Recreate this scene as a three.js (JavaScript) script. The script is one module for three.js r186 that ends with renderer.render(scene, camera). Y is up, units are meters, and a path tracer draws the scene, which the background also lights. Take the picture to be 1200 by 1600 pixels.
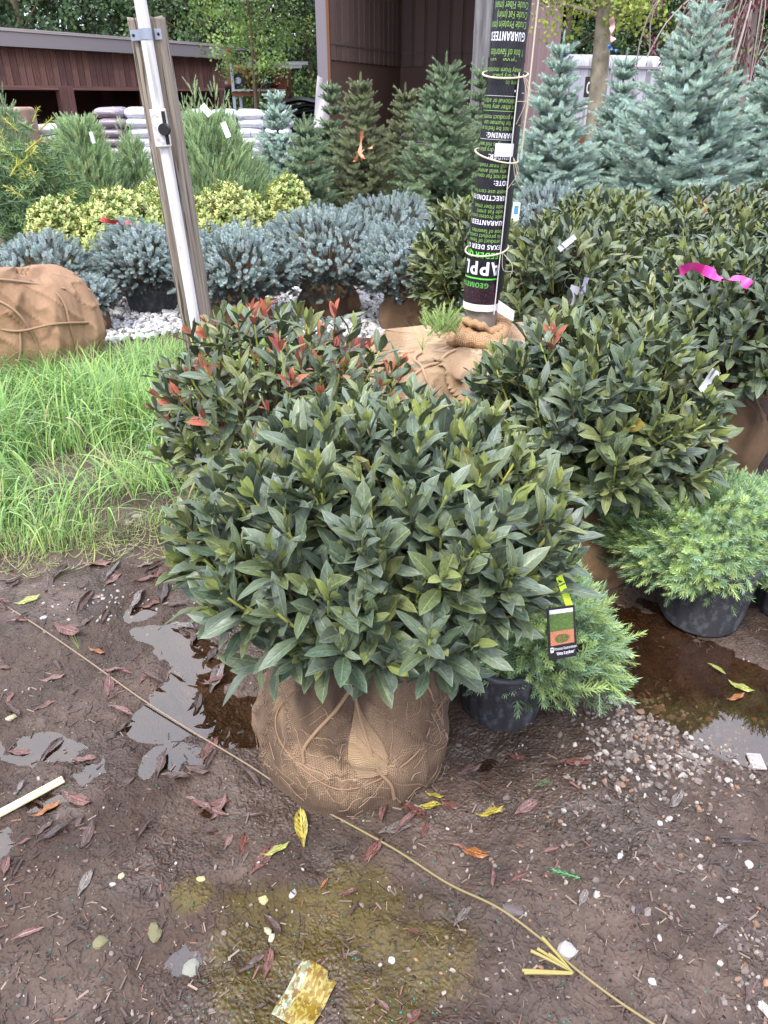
import * as THREE from 'three';
import { mergeGeometries } from 'three/addons/utils/BufferGeometryUtils.js';
import { RoundedBoxGeometry } from 'three/addons/geometries/RoundedBoxGeometry.js';

// ---------------------------------------------------------------- camera, sky, sun, exposure
const scene = new THREE.Scene();
const EYE = 1.4, FOCAL = 1150, PITCH = Math.atan(650 / FOCAL);        // metres; focal length and pitch in the photograph's pixels
const camera = new THREE.PerspectiveCamera(2 * Math.atan(800 / FOCAL) * 180 / Math.PI, 0.75, 0.05, 400);
camera.position.set(0, EYE, 0);
camera.rotation.set(-PITCH, 0, 0);
scene.add(camera);
const renderer = new THREE.WebGLRenderer({ antialias: true });
renderer.toneMapping = THREE.LinearToneMapping;
renderer.toneMappingExposure = 2.85;
renderer.shadowMap.enabled = true;

function mulberry(a) { return () => { a = (a + 0x6d2b79f5) | 0; let t = Math.imul(a ^ (a >>> 15), 1 | a); t = (t + Math.imul(t ^ (t >>> 7), 61 | t)) ^ t; return ((t ^ (t >>> 14)) >>> 0) / 4294967296; }; }
const hash2 = (x, y, s) => { let h = Math.imul(x, 374761393) + Math.imul(y, 668265263) + Math.imul(s, 2147483647); h = Math.imul(h ^ (h >>> 13), 1274126177); return ((h ^ (h >>> 16)) >>> 0) / 4294967296; };
function vnoise(x, y, s = 0, per = 0) {                                // value noise, 0..1, optionally periodic
  const xi = Math.floor(x), yi = Math.floor(y), fx = x - xi, fy = y - yi, u = fx * fx * (3 - 2 * fx), v = fy * fy * (3 - 2 * fy);
  const w = (a) => (per ? ((a % per) + per) % per : a);
  const a = hash2(w(xi), w(yi), s), b = hash2(w(xi + 1), w(yi), s), c = hash2(w(xi), w(yi + 1), s), d = hash2(w(xi + 1), w(yi + 1), s);
  return a + (b - a) * u + (c - a) * v + (a - b - c + d) * u * v;
}
function fbm(x, y, s = 0, oct = 4, per = 0) { let t = 0, a = 0.5, n = 0; for (let i = 0; i < oct; i++) { t += a * vnoise(x, y, s + i * 17, per); n += a; x *= 2; y *= 2; per *= 2; a *= 0.5; } return t / n; }
const clamp = (x, a = 0, b = 1) => Math.min(b, Math.max(a, x)), lerp = (a, b, t) => a + (b - a) * t, smooth = (a, b, x) => { const t = clamp((x - a) / (b - a)); return t * t * (3 - 2 * t); };

{ // one overcast sky: brighter towards the zenith, with broken thin cloud
  const w = 512, h = 256, data = new Float32Array(w * h * 4);
  for (let j = 0; j < h; j++) for (let i = 0; i < w; i++) {
    const el = (j / (h - 1) - 0.5) * Math.PI, az = (i / w) * 2 * Math.PI, up = Math.max(0, Math.sin(el));
    const px = Math.cos(az) * Math.cos(el) / (up + 0.25), pz = Math.sin(az) * Math.cos(el) / (up + 0.25);
    const c = smooth(0.3, 0.75, fbm(px * 1.6 + 20, pz * 1.6 + 20, 5, 5));
    const L = (0.5 + 0.75 * up) * (0.72 + 0.5 * c), o = (j * w + i) * 4;
    const k = el < 0 ? 0.35 : 1;
    data[o] = L * lerp(0.74, 0.98, c) * k; data[o + 1] = L * lerp(0.82, 0.99, c) * k; data[o + 2] = L * lerp(1.18, 1.06, c) * k; data[o + 3] = 1;
  }
  const sky = new THREE.DataTexture(data, w, h, THREE.RGBAFormat, THREE.FloatType);
  sky.mapping = THREE.EquirectangularReflectionMapping; sky.magFilter = THREE.LinearFilter; sky.needsUpdate = true;
  scene.background = sky; scene.environment = sky;
}
const sun = new THREE.DirectionalLight(new THREE.Color(1, 0.965, 0.9), 1.2);
sun.position.set(-5, 14, 3.5); sun.target.position.set(0, 0, -4); sun.castShadow = true; sun.shadow.radius = 22;
sun.shadow.mapSize.set(4096, 4096); Object.assign(sun.shadow.camera, { left: -12, right: 12, top: 16, bottom: -12, near: 0.5, far: 60 });
sun.name = 'sun'; scene.add(sun, sun.target);

// ---------------------------------------------------------------- helpers
const V = (x, y, z) => new THREE.Vector3(x, y, z), UP = V(0, 1, 0);
const cp = Math.cos(PITCH), sp = Math.sin(PITCH);
function ray(px, py) { const x = (px - 600) / FOCAL, y = (800 - py) / FOCAL; return V(x, y * cp - sp, -y * sp - cp); }
function G(px, py, h = 0) { const d = ray(px, py); return d.multiplyScalar((h - EYE) / d.y).add(camera.position); }       // point of the level h
function P(px, py, D) { const d = ray(px, py); return d.multiplyScalar(D / -d.z).add(camera.position); }                  // point D metres ahead
const taken = new Map();
function numbered(n) { const k = taken.get(n) || 0; taken.set(n, k + 1); return k ? n + '_' + String(k).padStart(3, '0') : n; }
const shade = (o) => { o.castShadow = o.receiveShadow = true; return o; };
function tag(o, label, category, group, kind) { if (label) o.userData.label = label; if (category) o.userData.category = category; if (group) o.userData.group = group; if (kind) o.userData.kind = kind; return o; }
function thing(name, label, category, pos = [0, 0, 0], group, turn = 0) { const o = new THREE.Group(); o.name = numbered(name); o.position.set(...pos); o.rotation.y = turn; scene.add(o); return tag(o, label, category, group); }
function part(name, geo, mat, parent, kind) { const m = shade(new THREE.Mesh(geo, mat)); m.name = parent === scene ? numbered(name) : name; parent.add(m); if (kind) m.userData.kind = kind; return m; }
function inst(name, geo, mat, items, parent, kind = 'stuff') {          // items: {m: Matrix4, c: Color}
  const o = shade(new THREE.InstancedMesh(geo, mat, items.length)); o.name = parent === scene ? numbered(name) : name;
  items.forEach((it, i) => { o.setMatrixAt(i, it.m); if (it.c) o.setColorAt(i, it.c); });
  o.userData.kind = kind; parent.add(o); return o;
}
const col = (r, g, b) => new THREE.Color().setRGB(r, g, b);
const std = (o) => new THREE.MeshStandardMaterial(o), phys = (o) => new THREE.MeshPhysicalMaterial(o);
function dataTex(n, f, srgb = true, m = n) {                           // f(u, v, i, j) -> [r, g, b] 0..1
  const d = new Uint8Array(n * m * 4);
  for (let j = 0; j < m; j++) for (let i = 0; i < n; i++) { const c = f(i / n, j / m, i, j), o = (j * n + i) * 4; d[o] = clamp(c[0]) * 255; d[o + 1] = clamp(c[1]) * 255; d[o + 2] = clamp(c[2]) * 255; d[o + 3] = 255; }
  const t = new THREE.DataTexture(d, n, m); t.wrapS = t.wrapT = THREE.RepeatWrapping; t.magFilter = THREE.LinearFilter; t.minFilter = THREE.LinearMipmapLinearFilter; t.generateMipmaps = true;
  if (srgb) t.colorSpace = THREE.SRGBColorSpace; t.needsUpdate = true; return t;
}
function frame(x, y, z, p, s = 1) { const m = new THREE.Matrix4().makeBasis(x, y, z); m.scale(V(...(Array.isArray(s) ? s : [s, s, s]))); m.setPosition(p); return m; }
// matrix that puts a unit thing (along +y, upper side +z) at p, along d, with its upper side towards up
function along(p, d, up, s = 1) { const y = d.clone().normalize(); let x = y.clone().cross(up); if (x.lengthSq() < 1e-6) x = y.clone().cross(V(1, 0, 0.01)); x.normalize(); const z = x.clone().cross(y); return frame(x, y, z, p, s); }
function randDir(r) { const z = 2 * r() - 1, a = r() * 6.2832, q = Math.sqrt(1 - z * z); return V(q * Math.cos(a), z, q * Math.sin(a)); }
function boxG(w, h, d, x = 0, y = 0, z = 0) { return new THREE.BoxGeometry(w, h, d).translate(x, y, z); }
function tube(pts, r, seg = 24, sides = 6) { return new THREE.TubeGeometry(new THREE.CatmullRomCurve3(pts.map((p) => (Array.isArray(p) ? V(...p) : p))), seg, r, sides, false); }
function taper(p0, p1, r0, r1, bend = null, sides = 5, seg = 4) {       // tapered limb
  const pos = [], idx = [], mid = bend ? p0.clone().add(p1).multiplyScalar(0.5).add(bend) : null, d = p1.clone().sub(p0).normalize();
  let a = d.clone().cross(V(0.31, 0.2, 0.93)).normalize(); const b = d.clone().cross(a);
  for (let i = 0; i <= seg; i++) { const t = i / seg, c = mid ? p0.clone().multiplyScalar((1 - t) * (1 - t)).addScaledVector(mid, 2 * t * (1 - t)).addScaledVector(p1, t * t) : p0.clone().lerp(p1, t), r = lerp(r0, r1, t);
    for (let k = 0; k <= sides; k++) { const q = k / sides * 6.2832; pos.push(c.x + r * (Math.cos(q) * a.x + Math.sin(q) * b.x), c.y + r * (Math.cos(q) * a.y + Math.sin(q) * b.y), c.z + r * (Math.cos(q) * a.z + Math.sin(q) * b.z)); } }
  const uv = []; const L = p0.distanceTo(p1);
  for (let i = 0; i <= seg; i++) for (let k = 0; k <= sides; k++) uv.push(k / sides * 6.28 * r0, i / seg * L);
  for (let i = 0; i < seg; i++) for (let k = 0; k < sides; k++) { const q = i * (sides + 1) + k; idx.push(q, q + 1, q + sides + 1, q + 1, q + sides + 2, q + sides + 1); }
  const g = new THREE.BufferGeometry(); g.setAttribute('position', new THREE.Float32BufferAttribute(pos, 3)); g.setAttribute('uv', new THREE.Float32BufferAttribute(uv, 2)); g.setIndex(idx); g.computeVertexNormals(); return g;
}
function quads(list) {                                                 // list of [p0, p1, p2, p3] -> geometry
  const pos = [], idx = [], uv = []; list.forEach((q, k) => { q.forEach((p) => pos.push(p.x, p.y, p.z)); uv.push(0, 0, 1, 0, 1, 1, 0, 1); const o = k * 4; idx.push(o, o + 1, o + 2, o, o + 2, o + 3); });
  const g = new THREE.BufferGeometry(); g.setAttribute('position', new THREE.Float32BufferAttribute(pos, 3)); g.setAttribute('uv', new THREE.Float32BufferAttribute(uv, 2)); g.setIndex(idx); g.computeVertexNormals(); return g;
}
function surf(nu, nv, f, closeU = false) {                              // f(u, v) -> {p: Vector3, uv: [a, b], c?: [r, g, b]}
  const pos = [], uv = [], c = [], idx = [];
  for (let j = 0; j <= nv; j++) for (let i = 0; i <= nu; i++) { const q = f(i / nu, j / nv); pos.push(q.p.x, q.p.y, q.p.z); uv.push(...q.uv); if (q.c) c.push(...q.c); }
  for (let j = 0; j < nv; j++) for (let i = 0; i < nu; i++) { const a = j * (nu + 1) + i; idx.push(a, a + 1, a + nu + 1, a + 1, a + nu + 2, a + nu + 1); }
  const g = new THREE.BufferGeometry(); g.setAttribute('position', new THREE.Float32BufferAttribute(pos, 3)); g.setAttribute('uv', new THREE.Float32BufferAttribute(uv, 2)); if (c.length) g.setAttribute('color', new THREE.Float32BufferAttribute(c, 3)); g.setIndex(idx); g.computeVertexNormals();
  if (closeU) { const n = g.attributes.normal; for (let j = 0; j <= nv; j++) { const a = j * (nu + 1), b = a + nu, v = V(n.getX(a) + n.getX(b), n.getY(a) + n.getY(b), n.getZ(a) + n.getZ(b)).normalize(); n.setXYZ(a, v.x, v.y, v.z); n.setXYZ(b, v.x, v.y, v.z); } }
  return g;
}

// ---------------------------------------------------------------- ground: one sheet, fine near the camera
const WATER = -0.012;
const basins = [[215, 955, .08, .05, .02], [240, 985, .09, .05, .022], [300, 1005, .09, .06, .024], [325, 1040, .07, .05, .02], [290, 1085, .07, .05, .02], [255, 1125, .06, .05, .016], [275, 1180, .07, .04, .012], [385, 1115, .10, .07, .02], [60, 1050, .16, .06, .0065],
  [40, 1170, .13, .05, .008], [170, 1200, .12, .05, .0065], [110, 1255, .10, .05, .0075], [20, 1310, .08, .05, .01], [300, 1270, .10, .06, .008], [1090, 1055, .20, .13, .024], [1190, 1095, .16, .13, .024], [1010, 1040, .1, .08, .02], [1000, 980, .14, .10, .02], [300, 1475, .10, .08, .012], [430, 1440, .12, .10, .013], [520, 1500, .13, .10, .014],
  [760, 1190, .09, .05, .012], [600, 1545, .1, .06, .009]].map(([x, y, a, b, d]) => { const p = G(x, y); return [p.x, p.z, a, b, d]; });
function gy(x, z) {
  let h = (fbm(x * 2.2 + 40, z * 2.2 + 40, 1, 3) - 0.45) * 0.05 + (fbm(x * 14 + 9, z * 14 + 5, 7, 3) - 0.5) * 0.020;
  const near = z > -4.2 && Math.abs(x) < 2.6;
  if (near) h += (fbm(x * 60, z * 60, 11, 2) - 0.5) * 0.009;
  h = Math.max(h, -0.0085 + Math.max(h + 0.02, 0) * 0.1);
  let b = 0; for (const [bx, bz, ra, rb, d] of basins) { const q = ((x - bx) / ra) ** 2 + ((z - bz) / rb) ** 2; if (q < 9) b = Math.max(b, d * Math.exp(-q * 0.7)); }
  return h - b * 1.7 * (0.35 + 1.1 * fbm(x * 9 + 3, z * 9, 23, 3));
}
const algae = [[430, 1470, .17], [560, 1440, .16], [640, 1500, .16], [400, 1560, .15], [600, 1560, .12], [300, 1400, .06]].map(([x, y, r]) => { const p = G(x, y); return [p.x, p.z, r]; });
{
  const line = (a, b, n, far, grow) => { const v = []; for (let i = 0; i <= n; i++) v.push(a + (b - a) * i / n); let s = (b - a) / n, p = b; while (p < far) { s *= grow; p += s; v.push(p); } return v; };
  const half = line(0, 1.9, 150, 140, 1.22), xs = [...half.slice(1).reverse().map((q) => -q), ...half], zs = line(0.2, 3.4, 270, 140, 1.22).map((q) => -q);
  zs.unshift(120, 40, 12, 4, 1.5, 0.7);
  const nx = xs.length, nz = zs.length, pos = new Float32Array(nx * nz * 3), uv = new Float32Array(nx * nz * 2), c = new Float32Array(nx * nz * 3), idx = [];
  const mix = (a, b, t) => { a[0] += (b[0] - a[0]) * t; a[1] += (b[1] - a[1]) * t; a[2] += (b[2] - a[2]) * t; };
  for (let j = 0; j < nz; j++) for (let i = 0; i < nx; i++) {
    const o = j * nx + i, x = xs[i], z = zs[j]; pos.set([x, gy(x, z), z], o * 3); uv.set([x, -z], o * 2);
    const k = [0.47, 0.40, 0.335];                                     // damp brown mud
    const n1 = fbm(x * 1.7 + 7, z * 1.7 + 3, 31, 4), n2 = fbm(x * 7, z * 7, 37, 4);
    mix(k, [0.36, 0.265, 0.20], smooth(0.40, 0.60, n1));                // browner, peatier patches
    mix(k, [0.70, 0.615, 0.55], smooth(0.50, 0.66, n2) * 0.75);         // grey silt
    let a = 0; for (const [ax, az, r] of algae) a = Math.max(a, Math.exp(-((x - ax) ** 2 + (z - az) ** 2) / (r * r) * 1.4)); 
    mix(k, [0.54, 0.49, 0.09], smooth(0.30, 0.70, a * (0.35 + 1.2 * fbm(x * 22, z * 22, 41, 4))) * 0.9);   // green algae film
    c.set(k, o * 3);
  }
  for (let j = 0; j < nz - 1; j++) for (let i = 0; i < nx - 1; i++) { const a = j * nx + i; idx.push(a, a + 1, a + nx, a + 1, a + nx + 1, a + nx); }
  const g = new THREE.BufferGeometry(); g.setAttribute('position', new THREE.BufferAttribute(pos, 3)); g.setAttribute('uv', new THREE.BufferAttribute(uv, 2)); g.setAttribute('color', new THREE.BufferAttribute(c, 3)); g.setIndex(idx); g.computeVertexNormals();
  const N = 1024, hgt = new Float32Array(N * N), spk = mulberry(77);
  for (let j = 0; j < N; j++) for (let i = 0; i < N; i++) { const u = i / N, v = j / N; hgt[j * N + i] = 0.5 * fbm(u * 24, v * 24, 3, 5, 24) + 0.3 * Math.abs(2 * fbm(u * 40, v * 40, 9, 3, 40) - 1) + 0.2 * vnoise(u * 256, v * 256, 5, 256); }
  const colr = new Float32Array(N * N).fill(-1);
  for (let k = 0; k < 5200; k++) { const cx = spk() * N, cy = spk() * N, r = 0.8 + spk() * spk() * 2.4, t = spk(); for (let y = -4; y <= 4; y++) for (let x = -4; x <= 4; x++) if (x * x + y * y < r * r) { const q = (((cy + y) | 0) + N) % N * N + (((cx + x) | 0) + N) % N; colr[q] = t; hgt[q] += 0.12; } }
  for (let k = 0; k < 2600; k++) { let x = spk() * N, y = spk() * N, a = spk() * 6.28; const L = 6 + spk() * 22, t = 1 + spk(); for (let s = 0; s < L; s++) { const q = ((y | 0) + N) % N * N + ((x | 0) + N) % N; colr[q] = t; hgt[q] += 0.1; x += Math.cos(a); y += Math.sin(a); a += (spk() - 0.5) * 0.3; } }
  const map = dataTex(N, (u, v, i, j) => { const q = j * N + i, h = hgt[q], f = fbm(u * 9, v * 9, 51, 5, 9), s = colr[q]; let k = [0.34 + 0.16 * f + 0.22 * (h - 0.4), 0.31 + 0.15 * f + 0.22 * (h - 0.4), 0.295 + 0.15 * f + 0.23 * (h - 0.4)];
    if (s >= 0 && s < 1) { k = s < 0.5 ? [0.50, 0.45, 0.42] : s < 0.8 ? [0.22, 0.18, 0.16] : s < 0.94 ? [0.70, 0.66, 0.62] : s < 0.955 ? [0.10, 0.46, 0.40] : [0.5, 0.34, 0.24]; } else if (s >= 1) k = s < 1.55 ? [0.24, 0.19, 0.17] : [0.46, 0.39, 0.33]; return k; });
  const bump = dataTex(N, (u, v, i, j) => { const h = hgt[j * N + i]; return [h, h, h]; }, false);
  const rough = dataTex(512, (u, v) => { const r = 0.40 + 0.42 * smooth(0.35, 0.6, fbm(u * 7, v * 7, 61, 5, 7)); return [0, r, 0]; }, false);
  for (const t of [map, bump, rough]) t.repeat.set(1 / 1.15, 1 / 1.15);
  rough.repeat.set(1 / 1.7, 1 / 1.7);
  tag(part('ground', g, std({ map, bumpMap: bump, bumpScale: 0.014, roughnessMap: rough, roughness: 1, vertexColors: true, color: col(0.92, 0.855, 0.775) }), scene), 'wet dark mud yard with silt and algae patches', 'ground', null, 'structure');
  const wg = new THREE.PlaneGeometry(3.6, 2.6).rotateX(-Math.PI / 2).translate(0, WATER, -1.9);
  tag(part('puddle_water', wg, phys({ color: col(0.62, 0.50, 0.40), transmission: 1, thickness: 0, roughness: 0.0, ior: 1.8, specularIntensity: 1 }), scene), 'shallow brown rain water standing in the mud hollows', 'water', null, 'structure');
}
const onGround = (px, py) => { const p = G(px, py); p.y = gy(p.x, p.z); return p; };

// ---------------------------------------------------------------- materials shared by the plants
const burlapMap = (() => { const n = 512, T = 36; return dataTex(n, (u, v) => {
  const wx = fbm(u * 12, v * 12, 3, 3, 12) * 0.5, x = (u * T + wx) % 1, y = (v * T + fbm(u * 12 + 5, v * 12, 8, 3, 12) * 0.5) % 1, ix = Math.floor(u * T + wx), iy = Math.floor(v * T), over = (ix + iy) % 2;
  const a = Math.sin(Math.PI * ((x + 1) % 1)), b = Math.sin(Math.PI * ((y + 1) % 1)), th = over ? Math.max(a, b * 0.75) : Math.max(b, a * 0.75), gap = a < 0.5 && b < 0.5 ? 0.3 : 1, k = (0.55 + 0.45 * th) * gap * (0.85 + 0.3 * vnoise(u * 180, v * 180, 2, 180));
  return [k * 0.98, k * 0.90, k * 0.80]; }); })();
const burlapBump = (() => { const n = 512, T = 36; return dataTex(n, (u, v) => { const wx = fbm(u * 12, v * 12, 3, 3, 12) * 0.5, x = (u * T + wx) % 1, y = (v * T + fbm(u * 12 + 5, v * 12, 8, 3, 12) * 0.5) % 1; const h = 0.5 * Math.sin(Math.PI * x) + 0.5 * Math.sin(Math.PI * y); return [h, h, h]; }, false); })();
burlapMap.repeat.set(1 / 0.15, 1 / 0.15); burlapBump.repeat.set(1 / 0.15, 1 / 0.15);
const M = {
  burlap: std({ map: burlapMap, bumpMap: burlapBump, bumpScale: 0.0014, roughness: 0.95, vertexColors: true }),
  twine: std({ color: col(0.30, 0.19, 0.11), roughness: 0.9 }), fibre: std({ color: col(0.42, 0.28, 0.17), roughness: 0.9 }), paleTwine: std({ color: col(0.62, 0.56, 0.40), roughness: 0.9 }),
  bark: std({ color: col(0.15, 0.105, 0.07), roughness: 0.9 }), stem: std({ color: col(1, 1, 1), roughness: 0.55 }),
  pot: (() => { const t = dataTex(256, (u, v) => { const f = fbm(u * 6, v * 6, 4, 5, 6), s = vnoise(u * 120, v * 120, 8, 120); const k = 0.17 + 0.07 * f + (s > 0.93 ? 0.25 : 0) + 0.10 * smooth(0.5, 0.7, fbm(u * 24, v * 9, 14, 5, 24)) + 0.10 * smooth(0.10, 0.0, v) * vnoise(u * 40, v * 40, 3, 40); return [k, k, k * 1.06]; }); return std({ map: t, roughness: 0.62, side: THREE.DoubleSide }); })(),
  soil: std({ color: col(0.05, 0.035, 0.025), roughness: 1 }),
};
// burlap root ball: prof(t) -> [radius, height], t from 0 (ground) to 1 (top); dirt(x, y, a) 0..1; extra(a, t) metres of swelling
function ballSurface(R, Hh, seed, o = {}) {
  const sq = o.square || 0.75;
  return (a, t) => {
    const e = t * Math.PI * 0.5, base = Math.pow(Math.cos(e), sq), low = lerp(o.foot || 0.9, 1, smooth(0, 0.22, t));
    const ca = Math.cos(a), sa = Math.sin(a), n = fbm(ca * 1.3 + 5 + seed, sa * 1.3 + t * 1.6 + 5, seed, 3) - 0.5, n2 = fbm(ca * 4 + 9 + seed, sa * 4 + t * 3 + 9, seed + 3, 3) - 0.5;
    let r = (o.neck || 0.02) + (R - (o.neck || 0.02)) * base * low; r *= 1 + n * (o.lump ?? 0.22) + n2 * (o.crease ?? 0.08);
    r += (o.pleat ?? 0.012) * Math.sin(a * (o.pleats ?? 13) + 5 * n2 + 9 * n) * smooth(0.3, 0.95, t);
    const rf = Math.abs(2 * fbm(ca * (o.ff || 2.2) + 15 + seed, sa * (o.ff || 2.2) + t * 1.1 + 15, seed + 5, 2) - 1), rg = Math.abs(2 * fbm(ca * 3.1 + t * 4 + 25 + seed, sa * 3.1 - t * 2.4 + 25, seed + 8, 2) - 1); r += (o.fold ?? 0.016) * R / 0.24 * (Math.exp(-rf * 9) - 0.2) * smooth(0.02, 0.15, t) + (o.fold ?? 0.016) * 0.7 * R / 0.24 * (Math.exp(-rg * 11) - 0.15) * smooth(0.1, 0.3, t);
    if (o.extra) r += o.extra(a, t);
    let y = Hh * Math.pow(Math.sin(e), o.ypow || 1) + n * 0.03 * Hh * 4 * smooth(0.5, 1, t); if (o.lift) y += o.lift(a, t);
    return V(r * ca * (o.ex || 1), y, r * sa * (o.ez || 1));
  };
}
function burlapBall(parent, R, Hh, seed, o = {}) {
  const S = ballSurface(R, Hh, seed, o), tint = o.tint || [0.34, 0.245, 0.165], wet = o.wet || [0.15, 0.105, 0.075];
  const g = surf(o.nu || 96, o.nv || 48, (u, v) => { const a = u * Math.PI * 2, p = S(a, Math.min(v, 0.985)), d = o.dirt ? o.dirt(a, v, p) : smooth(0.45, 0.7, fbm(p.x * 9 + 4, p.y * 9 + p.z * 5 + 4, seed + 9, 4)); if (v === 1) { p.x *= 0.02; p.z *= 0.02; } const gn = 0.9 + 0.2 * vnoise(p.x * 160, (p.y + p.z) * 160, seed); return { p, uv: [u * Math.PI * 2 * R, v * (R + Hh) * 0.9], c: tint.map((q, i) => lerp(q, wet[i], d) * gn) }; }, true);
  const m = part('root_ball', g, M.burlap, parent); m.userData.surface = S; return m;
}
function onBall(S, list, off = 0.004) { return list.map(([a, t]) => { const p = S(a, t), q = S(a, Math.max(0, t - 0.02)), r = V(p.x, 0, p.z).normalize(), tv = p.clone().sub(q), n = V(-Math.sin(a), 0, Math.cos(a)).cross(tv).normalize(); if (n.dot(r) < 0) n.negate(); return p.addScaledVector(n.lengthSq() > 0.5 ? n : r, off); }); }
function plantPot(parent, r0, r1, h) {                                  // nursery pot: tapered wall with faint ribs, rolled rim, soil
  const g = surf(72, 10, (u, v) => { const a = u * Math.PI * 2, t = v < 0.12 ? v / 0.12 * 0.05 : lerp(0.05, 1, (v - 0.12) / 0.88), r = lerp(r0, r1, t) * (1 - 0.04 * (1 - smooth(0, 0.05, t))) + 0.0022 * Math.sign(Math.sin(a * 18)) * (t > 0.1 && t < 0.86 ? 1 : 0); return { p: V(r * Math.cos(a), t * h, r * Math.sin(a)), uv: [u * 2, t] }; }, true);
  part('pot', g, M.pot, parent);
  part('rim', new THREE.TorusGeometry(r1, 0.008, 8, 48).rotateX(Math.PI / 2).translate(0, h, 0), M.pot, parent);
  part('soil', new THREE.CircleGeometry(r1 - 0.004, 32).rotateX(-Math.PI / 2).translate(0, h - 0.025, 0), M.soil, parent);
}

// ---------------------------------------------------------------- cherry laurels
const leafTex = dataTex(128, (u, v) => {
  const x = (u - 0.5) * 2, mid = 1 - smooth(0.03, 0.085, Math.abs(x)), vein = smooth(0.86, 1, Math.abs(Math.sin((v * 9 - Math.abs(x) * 1.5) * Math.PI))) * 0.10 * (1 - Math.abs(x)), edge = smooth(0.86, 0.98, Math.abs(x));
  const f = fbm(u * 5, v * 10, 3, 4), sp = vnoise(u * 64, v * 128, 6) > 0.965 ? 0.28 : 0, dust = smooth(0.45, 0.75, fbm(u * 3 + 8, v * 6, 12, 4)) * 0.10;
  const k = 0.60 + 0.12 * (f - 0.5) - vein + sp + dust; return [lerp(k, 0.95, mid * 0.62) + edge * 0.12, lerp(k, 0.97, mid * 0.62) + edge * 0.10, lerp(k + sp * 0.5 + dust * 0.7, 0.82, mid * 0.5)]; }, true, 256);
leafTex.wrapS = leafTex.wrapT = THREE.ClampToEdgeWrapping;
const paleTex = dataTex(64, (u, v) => { const x = Math.abs(u - 0.5) * 2, mid = 1 - smooth(0.03, 0.09, x), k = 0.82 + 0.14 * (fbm(u * 5, v * 10, 7, 4) - 0.5); return [k + mid * 0.14, k + mid * 0.14, k + mid * 0.08]; }, true, 128);   // soft young leaves, not yet dusty
paleTex.wrapS = paleTex.wrapT = THREE.ClampToEdgeWrapping;
function leafGeo({ w = 0.15, fold = 0.30, curl = 0.12, wave = 0.02, cut = 1, slant = 0, twist = 0, ph = 0, side = 0, e = 1.1 }) {
  const nu = 4, nv = 6, pos = [], uv = [], idx = [];
  for (let j = 0; j <= nv; j++) for (let i = 0; i <= nu; i++) {
    const s = (i / nu) * 2 - 1, lim = cut < 1 ? cut + slant * s : 1, t = (j / nv) * lim, hw = t < 0.07 ? 0.012 : w * Math.pow(Math.max(0, Math.sin(Math.PI * Math.pow(clamp((t - 0.05) / 0.95), e))), 0.74) + 0.004;
    const x = s * hw, z = Math.abs(x) * fold - curl * t * t + wave * Math.sin(t * 11 + ph) * Math.abs(s), q = twist * t;
    pos.push(x * Math.cos(q) - z * Math.sin(q) + side * t * t, t, x * Math.sin(q) + z * Math.cos(q)); uv.push(0.5 + s * 0.49, 0.01 + t * 0.98);
  }
  for (let j = 0; j < nv; j++) for (let i = 0; i < nu; i++) { const a = j * (nu + 1) + i; idx.push(a, a + 1, a + nu + 1, a + 1, a + nu + 2, a + nu + 1); }
  const g = new THREE.BufferGeometry(); g.setAttribute('position', new THREE.Float32BufferAttribute(pos, 3)); g.setAttribute('uv', new THREE.Float32BufferAttribute(uv, 2)); g.setIndex(idx); g.computeVertexNormals(); return g;
}
const leafGeos = [leafGeo({}), leafGeo({ curl: 0.26, twist: 0.3, ph: 2, side: 0.06, e: 1.0 }), leafGeo({ w: 0.17, fold: 0.45, curl: 0.02, ph: 1, side: -0.05, e: 1.2 }), leafGeo({ w: 0.13, fold: 0.15, curl: 0.34, twist: -0.45, ph: 3 }), leafGeo({ cut: 0.74, slant: 0.06, fold: 0.36, w: 0.19 }), leafGeo({ cut: 0.62, slant: -0.10, curl: 0.2, ph: 2, w: 0.18 }), leafGeo({ w: 0.16, fold: 0.6, curl: 0.1, wave: 0.05, side: 0.1, e: 1.25 }), leafGeo({ w: 0.155, fold: 0.22, curl: -0.1, wave: 0.035, ph: 4, side: -0.08, e: 1.05 })];
const young = [col(0.46, 0.53, 0.13), col(0.34, 0.42, 0.10)];
const TINTS = { green: [[.330, .435, .265], [.250, .355, .210], [.395, .500, .310], [.315, .395, .275], [.365, .460, .240]].map((c) => col(...c)), olive: [[.370, .465, .185], [.435, .510, .190], [.310, .405, .200], [.485, .535, .195]].map((c) => col(...c)), young, red: [[.78, .215, .13], [.66, .155, .11], [.86, .32, .18], [.50, .115, .085]].map((c) => col(...c)), yellow: [col(.5, .38, .05)] };
const leafMats = new Map(), thin = new Set([...TINTS.red, ...TINTS.young, ...TINTS.yellow]), leafThin = phys({ map: paleTex, color: col(1, 1, 1), roughness: 0.95, transmission: 0.3, thickness: 0, side: THREE.DoubleSide });
function leafMat(c) { const k = c.getHexString() + c.r; if (!leafMats.has(k)) leafMats.set(k, thin.has(c) ? phys({ map: paleTex, color: c, roughness: 0.95, transmission: 0.3, thickness: 0, side: THREE.DoubleSide }) : std({ map: leafTex, color: c, roughness: 0.42, side: THREE.DoubleSide })); return leafMats.get(k); }
const leafWhite = std({ map: leafTex, color: col(1, 1, 1), roughness: 0.42, side: THREE.DoubleSide });
const stemGeo = new THREE.CylinderGeometry(0.7, 1, 1, 5, 1, true).translate(0, 0.5, 0);
const laurels = [];
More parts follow.
